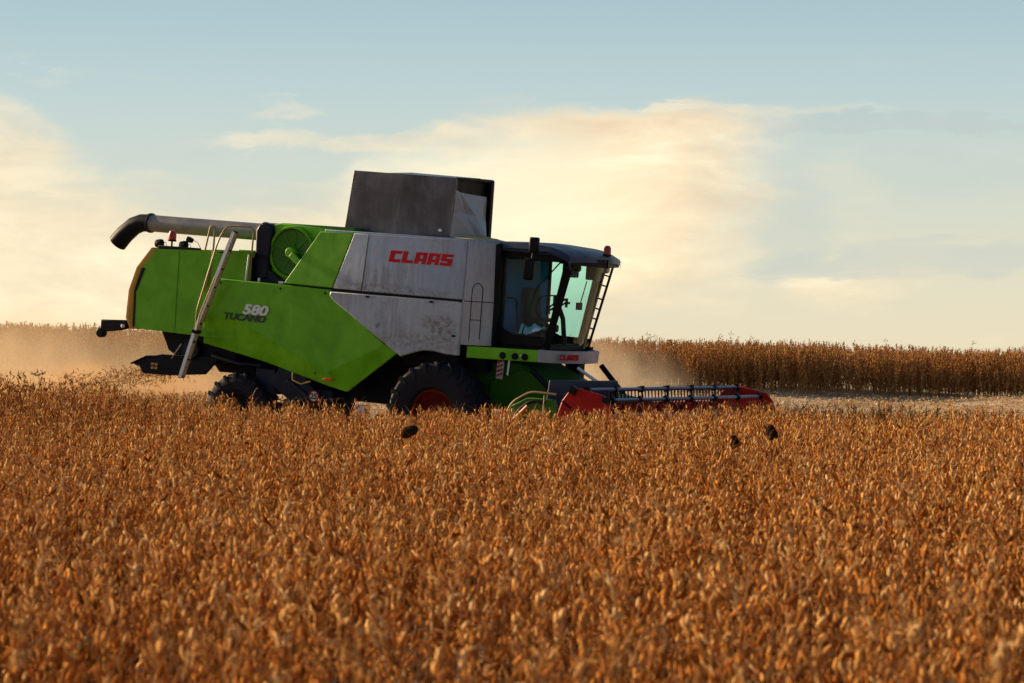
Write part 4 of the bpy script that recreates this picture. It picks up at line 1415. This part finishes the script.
MB().prism([(2.70, .40), (2.78, .82), (2.86, .82), (2.84, .40)], -HW - .16, -HW - .12).build('tag_plate', M['green_light'], he)
MB().prism([(2.02, .40), (2.06, .80), (2.22, .82), (2.50, .72), (2.5, .40)], -HW - .10, -HW + .1).build('end_plate', M['white'], he, .02)
MB().prism([(3.25, .50), (3.3, .72), (3.5, .75), (3.62, .66), (3.6, .50)], -HW - .10, -HW - .04).build('end_plate', M['white'], he, .02)
# reel
RC = Vector((3.76, 0, .80))
RR = .475
ymax = HW - .10
MB().lathe([(.065, -ymax), (.065, ymax)], (RC.x, 0, RC.z), 16).build('reel_shaft', M['bar'], he)
for k in range(6):
    a = R(104 + 60 * k)
    c = RC + Vector((RR * math.cos(a), 0, RR * math.sin(a)))
    bar = MB().tube([(c.x, -ymax, c.z), (c.x, ymax, c.z)], .034, 10).build('reel_bar', M['bar'] if k in (0, 5) else M['red'], he)
    b = MB()
    nt = 46
    for i in range(nt):
        y = -ymax + .06 + (2 * ymax - .12) * i / (nt - 1)
        b.tube([(c.x, y, c.z - .03), (c.x + .015, y, c.z - .15), (c.x - .03, y, c.z - .27)], [.013, .011, .008], 5)
    b.build('tine_row', M['black'] if k == 0 else M['red'], he)
for j in range(7):
    y = -ymax + .02 + (2 * ymax - .04) * j / 6
    b = MB()
    pts = []
    for k in range(6):
        a = R(104 + 60 * k)
        c = RC + Vector((RR * math.cos(a), y, RR * math.sin(a)))
        pts.append(c)
        b.tube([(RC.x, y, RC.z), c], .018, 6)
        b.obox(c, (.10, .07, .10), (0, -a, 0))
    b.build('reel_spider', M['black'], he)

# ------------------------------------------------------------------ loose things
# crumpled pale cloth lying by the cab window (held in the cab: a thing of its own)
b = MB()
vs, fs = [], []
nx, ny = 13, 9
for j in range(ny):
    for i in range(nx):
        u, v = i / (nx - 1), j / (ny - 1)
        z = .05 + .10 * abs(math.sin(5 * u + 3 * v)) * (1 - abs(2 * v - 1)) + .16 * max(0, u - .45) * (1 - v) + random.uniform(-.012, .012)
        vs.append((1.10 + .42 * u, -.80 + .20 * v + .03 * math.sin(7 * u), 1.98 + z + .10 * v))
fs = [(j * nx + i, j * nx + i + 1, (j + 1) * nx + i + 1, (j + 1) * nx + i) for j in range(ny - 1) for i in range(nx - 1)]
b.panel(fs, [MM @ Vector(p) for p in vs], (0, 0, -.02))
tag(b.build('crumpled_cloth', M['pale_cloth'], None, 0, 60), 'pale blue crumpled cloth lying inside the cab door window', 'cloth')

# spilt grain on the roof deck at the foot of the tarpaulin
b = MB()
vs, fs = [], []
nx, ny = 22, 8
for j in range(ny):
    for i in range(nx):
        u, v = i / (nx - 1), j / (ny - 1)
        e = math.sin(math.pi * u) * math.sin(math.pi * v)
        vs.append((-.36 + .60 * v, -.98 + 1.4 * u, 3.602 + .06 * e * (0.7 + .6 * random.random()) - .004))
fs = [(j * nx + i, j * nx + i + 1, (j + 1) * nx + i + 1, (j + 1) * nx + i) for j in range(ny - 1) for i in range(nx - 1)]
b.panel(fs, [MM @ Vector(p) for p in vs], (0, 0, -.01))
tag(b.build('spilt_grain', M['grain'], None, 0, 60), 'yellowish spilt grain heaped on the roof below the grain tank opening', 'grain', kind='stuff')


def sunflower(px_, py_, d, size, kind, label):
    """A dead, drooping sunflower standing in the crop, its head at the given bearing."""
    x = (px_ - 512) / 2610 * d
    z = CAM_H - (py_ - 341.5) / 2610 * d
    g = float(terrain(x, d))
    t = empty('dead_sunflower', None, (x, d, g))
    tag(t, label, 'sunflower')
    h = z - g
    # stem, arching over at the top to hang the head
    bx = -.12 if kind == 'side' else 0.0
    pts = [(bx * 1.6, 0, 0), (bx * 1.3, .01, h * .5), (bx, .0, h * .86)]
    if kind == 'side':
        pts += [(bx * .9, 0, h - .02), (bx * .55, 0, h + .02)]
    else:
        pts += [(-.005, .03, h + .03), (0, .02, h + .05)]
    MB().tube(pts, [.012, .011, .010, .009, .008][:len(pts)], 7).build('stem', M['stem'], t)
    r = size / 2
    b = MB()
    if kind == 'side':
        m = Matrix.Translation((.05, 0, h)) @ Euler((R(12), R(-24), 0)).to_matrix().to_4x4()
        tk = 0.9
    else:
        m = Matrix.Translation((0, -.01, h)) @ Euler((0, R(78), R(28))).to_matrix().to_4x4()
        tk = 0.8
    prof = [(0.0001, -.05 * tk), (r * .5, -.048 * tk), (r * .85, -.03 * tk), (r, .0), (r * .9, .03 * tk), (r * .5, .055 * tk), (0.0001, .05 * tk)]
    s0 = len(b.v)
    b.lathe(prof, (0, 0, 0), 22, 'Z')
    for k in range(24):
        a = k / 24 * 6.283 + random.uniform(-.1, .1)
        L = r * random.uniform(.08, .25)
        p, q = Vector((r * .92 * math.cos(a), r * .92 * math.sin(a), 0)), Vector(((r + L) * math.cos(a), (r + L) * math.sin(a), random.uniform(-.04, .03)))
        w = Vector((-math.sin(a), math.cos(a), 0)) * .012
        b.add([p - w, p + w, q], [(0, 1, 2)])
    for i in range(s0, len(b.v)):
        v = b.v[i]
        ang = math.atan2(v.y, v.x)
        b.v[i] = m @ (v * (1 + .08 * math.sin(3 * ang + px_)))
    b.build('flower_head', M['sunflower'], t, 0, 50)
    b = MB()
    for k in range(4):
        z0 = h * random.uniform(.45, .9)
        a = random.uniform(0, 6.28)
        p = Vector((bx * 1.1, 0, z0))
        q = p + Vector((.09 * math.cos(a), .05 * math.sin(a), -.05))
        e = p + Vector((.13 * math.cos(a), .06 * math.sin(a), -.14))
        b.add([p, q + Vector((.02, .02, 0)), e, q - Vector((.02, -.01, 0))], [(0, 1, 2, 3)])
    b.build('withered_leaf', M['weed'], t)


sunflower(404, 432, 26.0, .19, 'side', 'dead black sunflower head nodding sideways on a bent stem in front of the front wheel')
sunflower(734, 442, 26.3, .13, 'front', 'small round black sunflower head, lower of the two before the red header end')
sunflower(771.5, 433, 27.5, .17, 'front', 'tall oval black sunflower head, higher of the two before the red header end')

# ------------------------------------------------------------------ straw thrown from the spreader, and the dust in the air
b = PB()
for _ in range(15000):
    t = random.random() ** .8
    c = Vector((-5.2 - 4.6 * t, random.gauss(-.2, .75 + .8 * t), 0))
    base = MM @ c
    g = float(terrain(base.x, base.y))
    top = .72 * (1 - t) ** .8 + .22
    base.z = g + random.uniform(0, 1) ** 1.3 * top + .02
    d = (random.uniform(-1, 1), random.uniform(-1, 1), random.uniform(-.6, .6))
    b.pod(base, d, random.uniform(.04, .14), random.uniform(.004, .009))
for _ in range(2000):                                  # the stream still in the air behind the spreader
    t = random.random()
    c = Vector((-6.42 - 3.0 * t, random.gauss(-.2, .55 + .5 * t), .76 - .45 * t - .45 * t * t + random.gauss(0, .04 + .13 * t)))
    b.pod(MM @ c, (random.uniform(-1, .4), random.uniform(-1, 1), random.uniform(-.8, .5)), random.uniform(.04, .17), random.uniform(.005, .011), random.choice((0, 0, 1)))
o = b.obj('thrown_straw', [M['chaff'], M['stem']])
link(o)
tag(o, 'loose straw thrown out behind the spreader onto the stubble', 'straw', kind='stuff')


def dust(name, c, s, dens, col, nscale, lo, hi, label, rz=0.0):
    bm = bmesh.new()
    bmesh.ops.create_icosphere(bm, subdivisions=3, radius=1.0)
    me = bpy.data.meshes.new(name)
    bm.to_mesh(me)
    bm.free()
    me.materials.append(dust_mat(name + '_air', dens, col, nscale, lo, hi))
    o = link(bpy.data.objects.new(name, me))
    o.location = c
    o.scale = s
    o.rotation_euler = (0, 0, rz)
    tag(o, label, 'dust', kind='stuff')


dust('dust_cloud', (-11.5, 57.0, .55), (9.5, 5.5, 2.6), .46, (.86, .66, .44), .42, .36, .62, 'tan dust drifting across the field behind the harvester')
dust('dust_cloud', (-8.6, 52.4, .45), (5.4, 2.4, 1.35), 1.5, (.80, .50, .25), .75, .40, .62, 'thick low dust billowing round the straw spreader')
dust('dust_cloud', (1.5, 56.0, .35), (3.0, 3.6, 2.1), .80, (.86, .70, .52), .55, .34, .6, 'grey tan dust hanging over the stubble in front of the cab')
